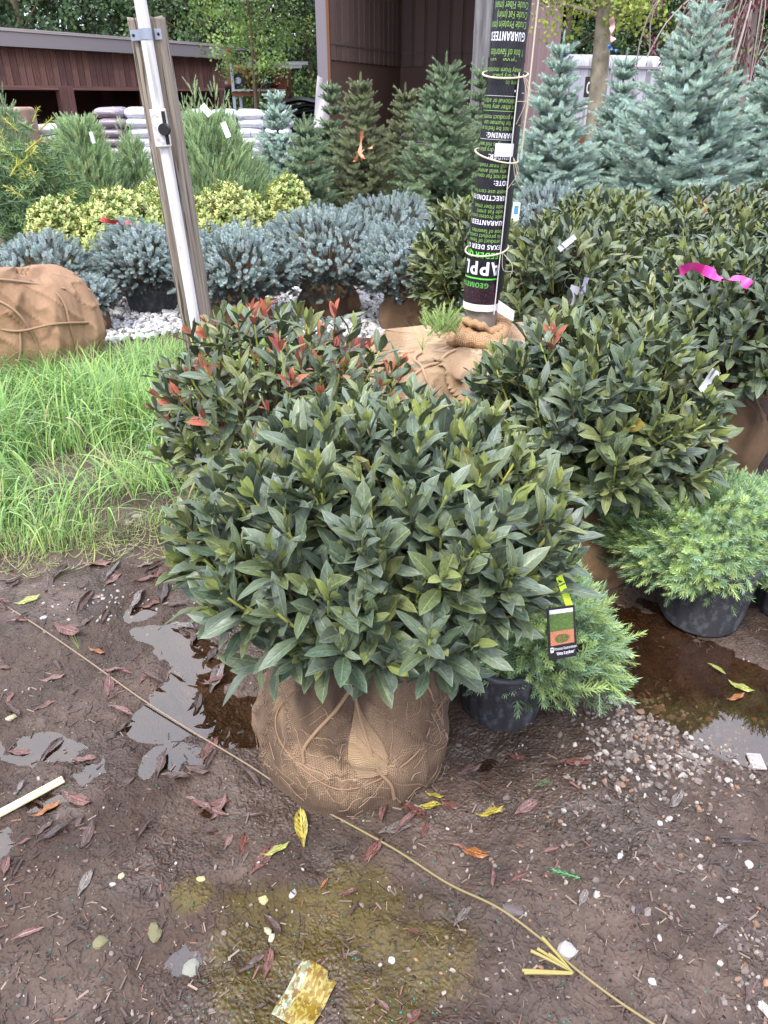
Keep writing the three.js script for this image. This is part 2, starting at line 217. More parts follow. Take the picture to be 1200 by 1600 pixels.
function laurel(o) {                                                    // builds the leaf list; meshes are made once all shrubs stand
  const r = mulberry(o.seed), t = thing('laurel_shrub', o.label, 'shrub', [o.x, 0, o.z], 'cherry laurel shrubs'), leaves = [], stems = [], limbs = [];
  const c = V(o.cx || 0, o.cy, 0), Rv = V(o.rx, o.ry, o.rz || o.rx), neck = V(0, o.neck ?? 0.26, 0), pick = (a) => a[Math.floor(r() * a.length)];
  const nS = o.n, bumps = []; for (let i = 0; i < 9; i++) bumps.push([randDir(r), 0.85 + r() * 0.3]);
  const addLeaf = (p, d, up, s, tint, gi) => leaves.push({ m: along(p, d, up, s), c: tint, g: gi, p: p.clone(), s });
  for (let i = 0; i < nS; i++) {
    const inner = i % 4 === 3, yy = 1 - (i + 0.5) / nS * (1 - (o.low ?? -0.55)), q = Math.sqrt(Math.max(0, 1 - yy * yy)), a = i * 2.39996 + r() * 0.5, u = V(q * Math.cos(a), yy + (r() - 0.5) * 0.12, q * Math.sin(a)).normalize();
    if (o.skip && o.skip(u, r)) continue;
    let k = 1; for (const [b, s] of bumps) { const w = Math.max(0, u.dot(b)); k += (s - 1) * Math.pow(w, 6); }
    k *= (inner ? 0.62 + r() * 0.2 : 0.86 + r() * 0.24);
    const tip = c.clone().add(u.clone().multiply(Rv).multiplyScalar(k)), d = u.clone().multiplyScalar(0.75).addScaledVector(UP, (o.upright ?? 0.55) + 0.2 * r() - (u.y < -0.1 ? 0.25 : 0)).addScaledVector(randDir(r), 0.32).normalize();
    const L = (o.shoot ?? 0.13) * (0.8 + 0.5 * r()), p0 = tip.clone().addScaledVector(d, -L), mid = V(p0.x * 0.35, lerp(neck.y, p0.y, 0.6), p0.z * 0.35);
    if (o.limbs !== false && (i % (o.limbEvery ?? 3) === 0)) limbs.push(taper(neck.clone().add(V((r() - .5) * .06, -.02, (r() - .5) * .06)), p0, 0.0075, 0.0035, mid.sub(neck.clone().add(p0).multiplyScalar(0.5)).multiplyScalar(0.9), 5, 5));
    stems.push({ m: along(p0.clone().addScaledVector(d, -0.03), d, V(0.3, 0.1, 0.9), [0.0034, L + 0.03, 0.0034]), c: inner || r() < 0.3 ? col(0.13, 0.11, 0.05) : col(0.50 + 0.12 * r(), 0.54 + 0.1 * r(), 0.13) });
    const nL = Math.round((o.perShoot ?? 9) * (0.8 + 0.45 * r())), a0 = r() * 6.28, ax = d.clone().cross(V(0.2, 0.3, 0.93)).normalize(), ay = d.clone().cross(ax), oliveShoot = r() < (o.olive ?? 0.2), redShoot = o.red && u.y > 0.12 && r() < o.red;
    for (let n = 0; n < nL; n++) {
      const f = n / (nL - 1), s = lerp(0.18, 1, f), ph = a0 + n * 2.4, al = lerp(1.15, 0.30, Math.pow(f, 1.1)) + (r() - 0.5) * 0.3, rad = ax.clone().multiplyScalar(Math.cos(ph)).addScaledVector(ay, Math.sin(ph));
      const ld = d.clone().multiplyScalar(Math.cos(al)).addScaledVector(rad, Math.sin(al)), up = d.clone().multiplyScalar(Math.sin(al)).addScaledVector(rad, -Math.cos(al)).addScaledVector(UP, 0.35).addScaledVector(randDir(r), 0.25);
      let len = (o.leaf ?? 0.095) * (0.72 + 0.42 * Math.sin(Math.PI * clamp(0.15 + f * 0.8)) + (r() - 0.5) * 0.28) * (f > 0.85 ? 0.8 : 1);
      let tint = pick(oliveShoot ? TINTS.olive : TINTS.green); if (f > 0.9 && r() < (o.youngRate ?? 0.22)) tint = pick(TINTS.young); const rl = redShoot && f > 0.58 && r() < 0.75; if (rl) tint = pick(TINTS.red); if (r() < (o.yellow ?? 0.002)) tint = TINTS.yellow[0];
      if (rl) len *= 0.78; const cutP = u.y > 0.35 ? (o.cut ?? 0.22) : 0.06; addLeaf(p0.clone().addScaledVector(d, L * s), ld, up, len, tint, r() < cutP ? 4 + Math.floor(r() * 2) : [0, 1, 2, 3, 6, 7][Math.floor(r() * 6)]);
    }
    const nb = inner ? 0 : 2 + Math.floor(r() * 3);
    for (let n = 0; n < nb; n++) { const rad = randDir(r); addLeaf(tip.clone(), d.clone().addScaledVector(rad, 0.45), d.clone().cross(rad).normalize(), 0.022 + r() * 0.028, redShoot && r() < 0.7 ? pick(TINTS.red) : pick(r() < 0.6 ? TINTS.young : TINTS.olive), 2); }
  }
  for (const e of o.extra || []) { const [p, d, L, nL] = e; const dd = d.clone().normalize(); stems.push({ m: along(p, dd, V(0.3, 0.1, 0.9), [0.0035, L, 0.0035]), c: col(0.26, 0.29, 0.08) }); const ax = dd.clone().cross(V(0.2, 0.9, 0.13)).normalize(), ay = dd.clone().cross(ax);
    for (let n = 0; n < nL; n++) { const f = n / (nL - 1), ph = n * 2.4, al = lerp(1.2, 0.35, f), rad = ax.clone().multiplyScalar(Math.cos(ph)).addScaledVector(ay, Math.sin(ph)), ld = dd.clone().multiplyScalar(Math.cos(al)).addScaledVector(rad, Math.sin(al)); addLeaf(p.clone().addScaledVector(dd, L * lerp(0.4, 1, f)), ld, dd.clone().multiplyScalar(Math.sin(al)).addScaledVector(rad, -Math.cos(al)).addScaledVector(UP, 0.9), 0.078 + r() * 0.025, pick(TINTS.green), Math.floor(r() * 4)); } }
  if (limbs.length) part('branches', mergeGeometries(limbs), M.bark, t, 'stuff');
  inst('shoot_stems', stemGeo, M.stem, stems, t);
  laurels.push({ t, leaves, cap: o.cap ?? 300, o });
  return t;
}
// the main shrub and its root ball
const mainAt = (() => { const p = G(552, 1262); return V(p.x, 0, p.z - 0.205); })();
{
  const t = laurel({ label: 'large glossy green shrub standing on the burlap ball with crossed twine in front', seed: 11, x: mainAt.x, z: mainAt.z, cx: 0.07, cy: 0.625, rx: 0.35, ry: 0.232, rz: 0.345, n: 360, leaf: 0.083, shoot: 0.13, perShoot: 10, low: -0.5, upright: 1.05, youngRate: 0.36, limbEvery: 3, cut: 0.3, neck: 0.25,
    extra: [[V(-0.10, 0.40, 0.13), V(-0.6, 0.12, 0.5), 0.11, 7], [V(-0.16, 0.45, 0.08), V(-0.95, 0.25, 0.15), 0.15, 7], [V(0.04, 0.41, 0.16), V(0.1, 0.2, 0.8), 0.06, 6], [V(0.18, 0.41, 0.16), V(0.35, 0.2, 0.8), 0.07, 6]] });
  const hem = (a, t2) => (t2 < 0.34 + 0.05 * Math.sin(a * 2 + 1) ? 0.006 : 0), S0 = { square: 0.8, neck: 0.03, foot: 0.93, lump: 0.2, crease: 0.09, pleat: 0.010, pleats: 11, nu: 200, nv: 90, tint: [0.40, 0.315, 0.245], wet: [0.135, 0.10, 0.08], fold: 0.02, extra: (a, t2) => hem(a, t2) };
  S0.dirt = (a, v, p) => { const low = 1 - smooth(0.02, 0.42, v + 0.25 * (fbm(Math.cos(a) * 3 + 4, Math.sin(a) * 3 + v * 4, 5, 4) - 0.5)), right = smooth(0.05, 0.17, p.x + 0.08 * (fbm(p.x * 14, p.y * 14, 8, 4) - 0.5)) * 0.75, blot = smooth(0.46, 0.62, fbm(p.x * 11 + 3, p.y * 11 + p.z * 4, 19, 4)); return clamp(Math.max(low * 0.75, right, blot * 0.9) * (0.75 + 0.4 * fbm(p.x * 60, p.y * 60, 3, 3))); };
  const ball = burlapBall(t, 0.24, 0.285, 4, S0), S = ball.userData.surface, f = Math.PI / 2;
  // pale triangular flap of cloth lapped over the front
  const flapO = [[-0.02, 0.66], [-0.10, 0.40], [0.10, 0.24], [-0.02, 0.22]];
  part('cloth_flap', surf(10, 14, (u, v) => { const a = f - 0.16 + (u - 0.5) * 2 * lerp(0.02, 0.19, Math.sin(Math.PI * Math.pow(v, 1.4) * 0.78)) + 0.10 - 0.14 * v, tt = lerp(0.72, 0.30, v); const p = onBall(S, [[a, tt]], 0.0035 + 0.003 * Math.sin(u * 3.14))[0]; const gn = 0.9 + 0.2 * vnoise(p.x * 160, p.y * 160, 3); return { p, uv: [u * 0.17, v * 0.24], c: [0.54 * gn, 0.435 * gn, 0.32 * gn] }; }), M.burlap, ball);
  const rope = (list, rad, mat = M.twine, n = 40) => part('twine', tube(onBall(S, list, rad * 0.9), rad, n, 6), mat, ball);
  rope([[f + 0.02, 0.80], [f + 0.22, 0.66], [f + 0.42, 0.5], [f + 0.52, 0.38], [f + 0.50, 0.30]], 0.0042);
  rope([[f - 0.02, 0.80], [f - 0.10, 0.62], [f - 0.18, 0.48], [f - 0.24, 0.34], [f - 0.36, 0.22], [f - 0.40, 0.1]], 0.0042);
  rope([[f + 0.95, 0.8], [f + 1.0, 0.6], [f + 1.05, 0.42], [f + 0.9, 0.34], [f + 0.5, 0.28], [f + 0.1, 0.24], [f - 0.3, 0.27], [f - 0.7, 0.34], [f - 1.1, 0.4], [f - 1.5, 0.36]], 0.0018, M.twine, 90);
  rope([[f - 1.25, 0.8], [f - 1.22, 0.6], [f - 1.28, 0.4], [f - 1.2, 0.2]], 0.0035);
  const r = mulberry(5); const fib = [];
  for (let i = 0; i < 110; i++) { let a = f + (r() - 0.5) * 2.6, tt = i < 45 ? 0.1 + r() * 0.3 : r() * 0.7; const L = []; let da = (r() - 0.5) * 0.16, dt = (r() - 0.6) * 0.08; for (let k = 0; k < 4; k++) { L.push([a, clamp(tt, 0.02, 0.85)]); a += da + (r() - 0.5) * 0.06; tt += dt + (r() - 0.5) * 0.03; } fib.push(tube(onBall(S, L, 0.003 + r() * 0.007), 0.00025 + r() * 0.0004, 8, 4)); }
  part('frayed_fibres', mergeGeometries(fib), M.fibre, ball, 'stuff');
}
const LZ = (px, py, D) => { const p = P(px, py, D); return { x: p.x, z: p.z }; };
const redAt = LZ(440, 700, 2.14);
{ const t = laurel({ label: 'shrub with red young leaf tips beside the long grass', seed: 23, ...redAt, cy: 0.525, rx: 0.37, ry: 0.33, rz: 0.34, n: 190, leaf: 0.078, shoot: 0.12, perShoot: 9, low: -0.45, red: 0.55, olive: 0.5, cut: 0.02, upright: 0.75, limbEvery: 2 });
  burlapBall(t, 0.2, 0.24, 31, { nu: 48, nv: 20 }); }
{ const t = laurel({ label: 'shrub with bronze edged leaves right behind the large front shrub', seed: 37, ...LZ(925, 700, 2.12), cy: 0.54, rx: 0.35, ry: 0.285, rz: 0.35, n: 260, leaf: 0.084, perShoot: 10, low: -0.5, olive: 0.5, cut: 0.05, red: 0.015, upright: 0.65 });
  burlapBall(t, 0.2, 0.25, 33, { nu: 48, nv: 20 }); }
{ const t = laurel({ label: 'dark dense shrub on a brown burlap ball with pink ribbon on top', seed: 41, ...LZ(1128, 600, 2.98), cy: 0.58, rx: 0.47, ry: 0.32, n: 300, leaf: 0.088, perShoot: 10, low: -0.5, cut: 0.02, olive: 0.25, limbEvery: 4 });
  burlapBall(t, 0.24, 0.32, 35, { nu: 64, nv: 28 }); }
const rows = [[885, 3.75, 0.42, 'shrub with a crooked white tag right behind the bag-wrapped trunk', 51, 0.45], [735, 4.15, 0.30, 'small shrub peeking out left of the bag-wrapped trunk', 53, 0.6], [1075, 4.1, 0.42, 'shrub standing behind the pink ribboned shrub', 57, 0.4], [1240, 3.9, 0.42, 'shrub cut by the right edge beside the pink ribboned shrub', 59, 0.3],
  [945, 4.95, 0.45, 'shrub in the second row in front of the tallest blue spruce', 61, 0.5], [1110, 5.1, 0.45, 'shrub in the back row below the tallest blue spruce at right', 67, 0.4], [1215, 5.6, 0.5, 'bronze flushed shrub farthest back at the right edge', 71, 0.5]];
for (const [px, D, rx, label, seed, olive] of rows) { const t = laurel({ label, seed, ...LZ(px, 400, D), cy: 0.55, rx, ry: 0.31, n: 230, leaf: 0.092, perShoot: 9, low: -0.45, olive, cut: 0.02, red: seed === 71 ? 0.14 : 0.01, yellow: 0.004, limbs: false, cap: 160 }); burlapBall(t, 0.22, 0.28, seed, { nu: 32, nv: 14 }); }

// of each shrub the leaves that show largest become single leaves, the rest stays one mass
{
  const w = 600, h = 800, zb = new Float32Array(w * h).fill(1e9), ib = new Int32Array(w * h).fill(-1), all = [];
  for (const L of laurels) for (const l of L.leaves) {
    l.n = 0; l.id = all.length; all.push(l);
    const m = l.m.clone().premultiply(new THREE.Matrix4().makeTranslation(L.t.position.x, 0, L.t.position.z)), q = [[0, 0.05], [0.13, 0.45], [0, 0.95], [-0.13, 0.45]].map(([x, y]) => { const p = V(x, y, 0).applyMatrix4(m).sub(camera.position), d = -p.z * cp - p.y * sp, up = p.y * cp - p.z * sp; return [(600 + FOCAL * p.x / d) / 2, (800 - FOCAL * up / d) / 2, d]; });
    for (const [a, b, c] of [[q[0], q[1], q[2]], [q[0], q[2], q[3]]]) {
      const ar = (b[0] - a[0]) * (c[1] - a[1]) - (b[1] - a[1]) * (c[0] - a[0]); if (Math.abs(ar) < 0.5) continue;
      const x0 = Math.max(0, Math.floor(Math.min(a[0], b[0], c[0]))), x1 = Math.min(w - 1, Math.ceil(Math.max(a[0], b[0], c[0]))), y0 = Math.max(0, Math.floor(Math.min(a[1], b[1], c[1]))), y1 = Math.min(h - 1, Math.ceil(Math.max(a[1], b[1], c[1])));
      for (let y = y0; y <= y1; y++) for (let x = x0; x <= x1; x++) { const u = ((b[0] - x) * (c[1] - y) - (b[1] - y) * (c[0] - x)) / ar, v = ((c[0] - x) * (a[1] - y) - (c[1] - y) * (a[0] - x)) / ar; if (u < 0 || v < 0 || u + v > 1) continue; const z = u * a[2] + v * b[2] + (1 - u - v) * c[2]; if (z < zb[y * w + x]) { zb[y * w + x] = z; ib[y * w + x] = l.id; } }
    }
  }
  for (const i of ib) if (i >= 0) all[i].n++;
  for (const L of laurels) {
    const sorted = [...L.leaves].sort((a, b) => b.n - a.n || a.id - b.id), own = sorted.slice(0, L.cap).filter((l) => l.n >= 8), rest = new Set(L.leaves); own.forEach((l) => rest.delete(l));
    for (const l of own) { const m = shade(new THREE.Mesh(leafGeos[l.g], leafMat(l.c))); m.name = 'leaf'; m.matrixAutoUpdate = true; l.m.decompose(m.position, m.quaternion, m.scale); L.t.add(m); }
    const mass = new THREE.Group(); mass.name = 'leaves'; mass.userData.kind = 'stuff'; L.t.add(mass);
    leafGeos.forEach((g, k) => { for (const soft of [false, true]) { const it = [...rest].filter((l) => l.g === k && thin.has(l.c) === soft); if (it.length) inst('leaves', g, soft ? leafThin : leafWhite, it, mass); } });
  }
}

// ---------------------------------------------------------------- needled shoots
function shootGeo(n, nl, nw, o = {}) {                                  // unit-length twig along +y with needles round it
  const r = mulberry(o.seed || 3), pos = [], idx = []; let k = 0;
  for (let i = 0; i < n; i++) {
    const t = o.t0 !== undefined ? lerp(o.t0, 1, (i + r() * 0.6) / n) : (i + r() * 0.6) / n, a = i * 2.39996 + r() * 0.4, al = lerp(o.a0 ?? 1.15, o.a1 ?? 0.5, Math.pow(t, 1.5)) + (r() - 0.5) * 0.25, L = nl * (0.8 + 0.4 * r()) * (1 - 0.25 * t * t);
    const rad = V(Math.cos(a), 0, Math.sin(a)), d = rad.clone().multiplyScalar(Math.sin(al)).addScaledVector(UP, Math.cos(al)), s = d.clone().cross(rad.clone().multiplyScalar(Math.cos(al)).addScaledVector(UP, -Math.sin(al))).normalize().multiplyScalar(nw), b = V(0, t * 0.97, 0), m = b.clone().addScaledVector(d, L * 0.55), e = b.clone().addScaledVector(d, L).addScaledVector(UP, L * (o.hook ?? 0.12));
    for (const p of [b.clone().addScaledVector(s, -0.35), b.clone().addScaledVector(s, 0.35), m.clone().add(s), e, m.clone().sub(s)]) pos.push(p.x, p.y, p.z);
    idx.push(k, k + 1, k + 2, k, k + 2, k + 4, k + 4, k + 2, k + 3); k += 5;
  }
  const tw = new THREE.CylinderGeometry(nw * 0.9, nw * 1.6, 1, 4, 1, true).translate(0, 0.5, 0), g = new THREE.BufferGeometry(); g.setAttribute('position', new THREE.Float32BufferAttribute(pos, 3)); g.setIndex(idx); g.computeVertexNormals(); tw.deleteAttribute('uv');
  return mergeGeometries([g, tw]);
}
const needleMat = std({ color: col(1, 1, 1), roughness: 0.62, side: THREE.DoubleSide }), softMat = phys({ color: col(1, 1, 1), roughness: 0.92, transmission: 0.2, thickness: 0, side: THREE.DoubleSide });
const spruceShoot = shootGeo(88, 0.27, 0.022, { seed: 4, a0: 1.25, a1: 0.55 }), stubShoot = shootGeo(76, 0.34, 0.030, { seed: 8, a0: 1.25, a1: 0.6 }), junShoot = shootGeo(46, 0.30, 0.022, { seed: 6, a0: 1.25, a1: 0.5 }), feather = shootGeo(34, 0.26, 0.020, { seed: 12, a0: 0.75, a1: 0.35, hook: 0.1 });
const jit = (c, r, k = 0.25) => { const f = 1 + (r() - 0.5) * k * 2; return col(c[0] * f * (1 + (r() - 0.5) * 0.12), c[1] * f, c[2] * f * (1 + (r() - 0.5) * 0.12)); };
function spruceTree(o) {                                                // whorled conical tree
  const r = mulberry(o.seed), t = thing('spruce_tree', o.label, 'tree', [o.x, 0, o.z], 'spruce trees'), H = o.h, R = o.r, it = [], limbs = [], base = o.base ?? 0.15;
  part('trunk', taper(V(0, 0, 0), V(0, H * 0.97, 0), 0.02 + H * 0.012, 0.004, V((r() - .5) * .03, 0, (r() - .5) * .03), 7, 8), M.bark, t);
  for (let y = base; y < H * 0.94; y += lerp(0.075, 0.11, y / H) * (0.7 + 0.6 * r())) {
    const f = (y - base) / (H - base), rr = Math.max(0.04, R * Math.pow(1 - f, o.pow ?? 0.85) * (0.85 + 0.3 * r()) - 0.02), nb = Math.round(lerp(14, 6, f)), a0 = r() * 6.28;
    for (let b = 0; b < nb; b++) {
      const a = a0 + b / nb * 6.2832 + (r() - 0.5) * 0.5, L = rr * (0.72 + 0.42 * r()), dir = V(Math.cos(a), 0, Math.sin(a)), lift = lerp(0.05, 0.75, f) + (r() - 0.5) * 0.25, p0 = V(0, y, 0), at = (s) => p0.clone().addScaledVector(dir, L * s).add(V(0, L * (lift * s - 0.12 * Math.sin(s * 3.1) + 0.16 * s * s), 0));
      limbs.push(taper(p0, at(0.95), 0.006, 0.0025, null, 4, 2));
      const n = Math.max(2, Math.round(L / (o.step || 0.055)));
      for (let s = 1; s <= n; s++) {
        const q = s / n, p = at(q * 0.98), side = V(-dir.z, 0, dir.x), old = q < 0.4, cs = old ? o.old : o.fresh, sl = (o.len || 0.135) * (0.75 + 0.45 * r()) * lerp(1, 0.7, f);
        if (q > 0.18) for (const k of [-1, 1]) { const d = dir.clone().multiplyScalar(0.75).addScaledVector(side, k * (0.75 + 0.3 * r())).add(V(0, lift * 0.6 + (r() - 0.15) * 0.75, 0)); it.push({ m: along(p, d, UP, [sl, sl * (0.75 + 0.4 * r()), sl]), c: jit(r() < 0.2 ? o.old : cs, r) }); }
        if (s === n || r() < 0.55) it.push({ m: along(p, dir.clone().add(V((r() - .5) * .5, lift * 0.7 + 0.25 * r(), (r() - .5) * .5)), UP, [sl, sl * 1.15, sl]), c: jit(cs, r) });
      }
    }
  }
  const top = V(0, H * 0.93, 0); for (let i = 0; i < 9; i++) { const a = i * 2.4, y = H * (0.86 + 0.014 * (i % 5)); it.push({ m: along(V(0, y, 0), V(Math.cos(a) * 0.75, 0.75, Math.sin(a) * 0.75), UP, [0.1, 0.12 + 0.04 * r(), 0.1]), c: jit(o.fresh, r) }); }
  it.push({ m: along(V(0, H * 0.9, 0), UP, V(0, 0, 1), [0.1, H * 0.1, 0.1]), c: jit(o.fresh, r) });
  part('limbs', mergeGeometries(limbs), M.bark, t, 'stuff'); inst('needles', spruceShoot, needleMat, it, t);
  if (o.pot) plantPot(t, o.pot * 0.85, o.pot, 0.3);
  return t;
}
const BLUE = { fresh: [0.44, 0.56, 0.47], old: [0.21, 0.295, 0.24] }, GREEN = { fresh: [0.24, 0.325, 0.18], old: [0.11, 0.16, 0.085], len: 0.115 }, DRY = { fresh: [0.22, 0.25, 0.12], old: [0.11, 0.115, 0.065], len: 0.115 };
function treeAt(px, topY, D, halfPx, o) { const a = P(px, topY, D), e = P(px + halfPx, 250, D), c = P(px, 250, D); spruceTree({ x: c.x, z: c.z, h: a.y, r: e.x - c.x, ...o }); }
treeAt(862, 52, 7.5, 92, { ...BLUE, seed: 101, pow: 1.1, label: 'slender blue spruce with its tip beside the pink shed wall' });
treeAt(957, 78, 8.7, 68, { ...BLUE, seed: 103, pow: 1.15, label: 'narrow blue spruce with striped tape above it in front of trailer' });
treeAt(1060, -12, 7.6, 128, { ...BLUE, seed: 107, pow: 0.85, label: 'tallest and widest blue spruce with a bare leader' });
treeAt(1200, 40, 7.9, 95, { ...BLUE, seed: 109, label: 'blue spruce cut off by the right edge' });
treeAt(692, 84, 7.5, 78, { ...GREEN, seed: 113, pot: 0.24, base: 0.35, label: 'green spruce in a black pot left of the bag-wrapped trunk' });
treeAt(565, 116, 7.7, 66, { ...DRY, seed: 117, label: 'dull green spruce tied with an orange ribbon' });
treeAt(632, 132, 8.4, 50, { ...DRY, seed: 119, label: 'small yellowish spruce between two larger green spruces' });
treeAt(746, 92, 8.7, 46, { ...GREEN, seed: 121, label: 'narrow green spruce behind the bag-wrapped trunk' });
treeAt(478, 178, 7.4, 50, { ...GREEN, seed: 123, label: 'small dark spruce right of the large feathery juniper' });
treeAt(520, 128, 8.8, 34, { ...GREEN, seed: 127, label: 'thin bluish spruce below the torn grey flashing' });
treeAt(437, 142, 9.2, 44, { ...BLUE, seed: 129, len: 0.13, label: 'pale blue spruce with thick shoots before the white sacks' });

// dwarf globe spruces
function globeSpruce(o) {
  const r = mulberry(o.seed), t = thing('dwarf_spruce', o.label, 'shrub', [o.x, 0, o.z], 'dwarf globe spruces'), it = [], c = V(0, o.cy, 0), Rv = V(o.rx, o.ry, o.rx), limbs = [];
  for (let i = 0; i < o.n; i++) {
    const yy = 1 - (i + 0.5) / o.n * 1.72, q = Math.sqrt(Math.max(0, 1 - yy * yy)), a = i * 2.39996 + r() * 0.6, u = V(q * Math.cos(a), yy, q * Math.sin(a)), inner = r() < 0.3, k = (inner ? 0.72 + r() * 0.16 : 0.88 + 0.16 * r()) * (0.62 + 0.76 * fbm(u.x * 1.9 + 5 + o.seed, u.z * 1.9 + u.y * 1.6 + 5, o.seed, 3));
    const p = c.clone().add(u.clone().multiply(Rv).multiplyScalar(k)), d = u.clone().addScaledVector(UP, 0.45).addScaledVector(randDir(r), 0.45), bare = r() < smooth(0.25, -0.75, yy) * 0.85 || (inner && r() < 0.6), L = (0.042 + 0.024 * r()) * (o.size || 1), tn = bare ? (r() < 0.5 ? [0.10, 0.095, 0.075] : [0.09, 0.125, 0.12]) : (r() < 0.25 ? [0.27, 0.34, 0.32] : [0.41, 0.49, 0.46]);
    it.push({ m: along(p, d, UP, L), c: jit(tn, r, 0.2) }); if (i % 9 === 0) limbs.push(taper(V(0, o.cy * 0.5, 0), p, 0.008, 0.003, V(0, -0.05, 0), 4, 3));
  }
  part('limbs', mergeGeometries(limbs), M.bark, t, 'stuff'); inst('needles', stubShoot, needleMat, it, t);
  if (o.pot) plantPot(t, 0.17, 0.2, 0.24); else burlapBall(t, o.ball || 0.24, 0.26, o.seed, { nu: 48, nv: 20, pleat: 0.02 });
  return t;
}
function globeAt(px, D, rxPx, topY, label, seed, o = {}) { const c = P(px, 400, D), e = P(px + rxPx * 1.1, 400, D), top = P(px, topY + 10, D + 0.1).y, low = o.low ?? 0.14; globeSpruce({ x: c.x, z: c.z, rx: e.x - c.x, ry: (top - low) / 2, cy: (top + low) / 2, seed, label, ...o, n: Math.round((o.n || 1000) * 1.35) }); }
globeAt(58, 5.35, 62, 362, 'small blue globe spruce just behind the big burlap ball', 201, { n: 600 });
globeAt(228, 5.55, 62, 345, 'blue globe spruce with brown underside in a black pot', 203, { pot: 1 });
globeAt(366, 5.1, 84, 345, 'blue globe spruce right of the leaning post', 207);
globeAt(512, 5.45, 84, 322, 'large blue globe spruce over a dark burlap ball on white gravel', 209, { n: 1100 });
globeAt(604, 6.5, 66, 305, 'blue globe spruce farthest back beside the potted green spruce', 211, { n: 700 });
globeAt(640, 5.1, 72, 350, 'grey blue globe spruce on a knotted tan burlap ball', 213, { ball: 0.22, low: 0.2 });
globeAt(858, 6.2, 60, 288, 'blue globe spruce carrying the white tag with a blue flower', 217, { n: 800 });
globeAt(130, 5.0, 30, 425, 'low blue spruce spilling out behind the big burlap ball', 219, { n: 260, ball: 0.1 });

// potted spreading junipers in front
function juniper(o) {
  const r = mulberry(o.seed), t = thing('potted_juniper', o.label, 'potted plant', [o.x, 0, o.z], 'potted spreading junipers'), it = [], limbs = [];
  if (o.y) t.position.y = o.y;
  plantPot(t, o.pr * 0.86, o.pr, o.ph);
  for (let i = 0; i < o.n; i++) {
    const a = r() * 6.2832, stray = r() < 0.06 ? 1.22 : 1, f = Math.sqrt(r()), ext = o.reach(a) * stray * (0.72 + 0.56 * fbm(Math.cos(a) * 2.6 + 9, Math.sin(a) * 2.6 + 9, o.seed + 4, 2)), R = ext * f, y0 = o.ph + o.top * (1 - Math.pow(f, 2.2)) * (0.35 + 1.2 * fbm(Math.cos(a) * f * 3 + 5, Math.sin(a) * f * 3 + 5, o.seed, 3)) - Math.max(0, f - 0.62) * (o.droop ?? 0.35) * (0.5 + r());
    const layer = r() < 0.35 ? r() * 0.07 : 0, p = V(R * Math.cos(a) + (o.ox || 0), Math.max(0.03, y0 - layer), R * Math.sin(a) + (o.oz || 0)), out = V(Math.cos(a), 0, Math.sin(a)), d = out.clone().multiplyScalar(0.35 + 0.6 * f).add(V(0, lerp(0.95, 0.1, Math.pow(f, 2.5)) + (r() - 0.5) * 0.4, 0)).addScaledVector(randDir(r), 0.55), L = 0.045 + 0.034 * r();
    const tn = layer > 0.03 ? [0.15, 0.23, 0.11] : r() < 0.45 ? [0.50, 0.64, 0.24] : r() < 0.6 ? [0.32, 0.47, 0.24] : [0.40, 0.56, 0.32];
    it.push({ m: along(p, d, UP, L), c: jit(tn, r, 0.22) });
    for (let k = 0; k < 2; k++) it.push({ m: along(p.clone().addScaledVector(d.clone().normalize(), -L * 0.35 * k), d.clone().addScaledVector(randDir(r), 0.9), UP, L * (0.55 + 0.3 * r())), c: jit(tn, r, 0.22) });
    if (i % 12 === 0) limbs.push(taper(V(0, o.ph, 0), p, 0.005, 0.002, V(out.x * R * 0.1, o.top * 0.25, out.z * R * 0.1), 4, 4));
  }
  part('limbs', mergeGeometries(limbs), M.twine, t, 'stuff'); inst('needles', junShoot, softMat, it, t); return t;
}
{
  let p = onGround(785, 1128);
  juniper({ label: 'bright green juniper in a black pot beside the front burlap ball', seed: 301, x: p.x, z: p.z - 0.06, ox: 0.035, oz: -0.045, pr: 0.115, ph: 0.185, n: 1050, top: 0.15, droop: 0.10, reach: (a) => 0.105 + 0.13 * smooth(-0.2, 1, Math.cos(a)) + 0.12 * smooth(0, 1, -Math.sin(a)) });
  p = onGround(1108, 985);
  juniper({ label: 'wide green juniper spilling over its black pot near the right edge', seed: 307, x: p.x, z: p.z - 0.08, oz: -0.03, pr: 0.135, ph: 0.22, n: 1800, top: 0.17, droop: 0.08, reach: (a) => 0.235 + 0.07 * smooth(0, 1, -Math.cos(a)) - 0.115 * smooth(-0.3, 1, Math.sin(a)) });
  p = onGround(1262, 975);
  juniper({ label: 'green juniper in a black pot cut by the right edge', seed: 311, x: p.x, z: p.z - 0.08, oz: -0.03, pr: 0.135, ph: 0.22, n: 900, top: 0.17, droop: 0.08, reach: (a) => 0.23 - 0.1 * smooth(-0.3, 1, Math.sin(a)) });
}

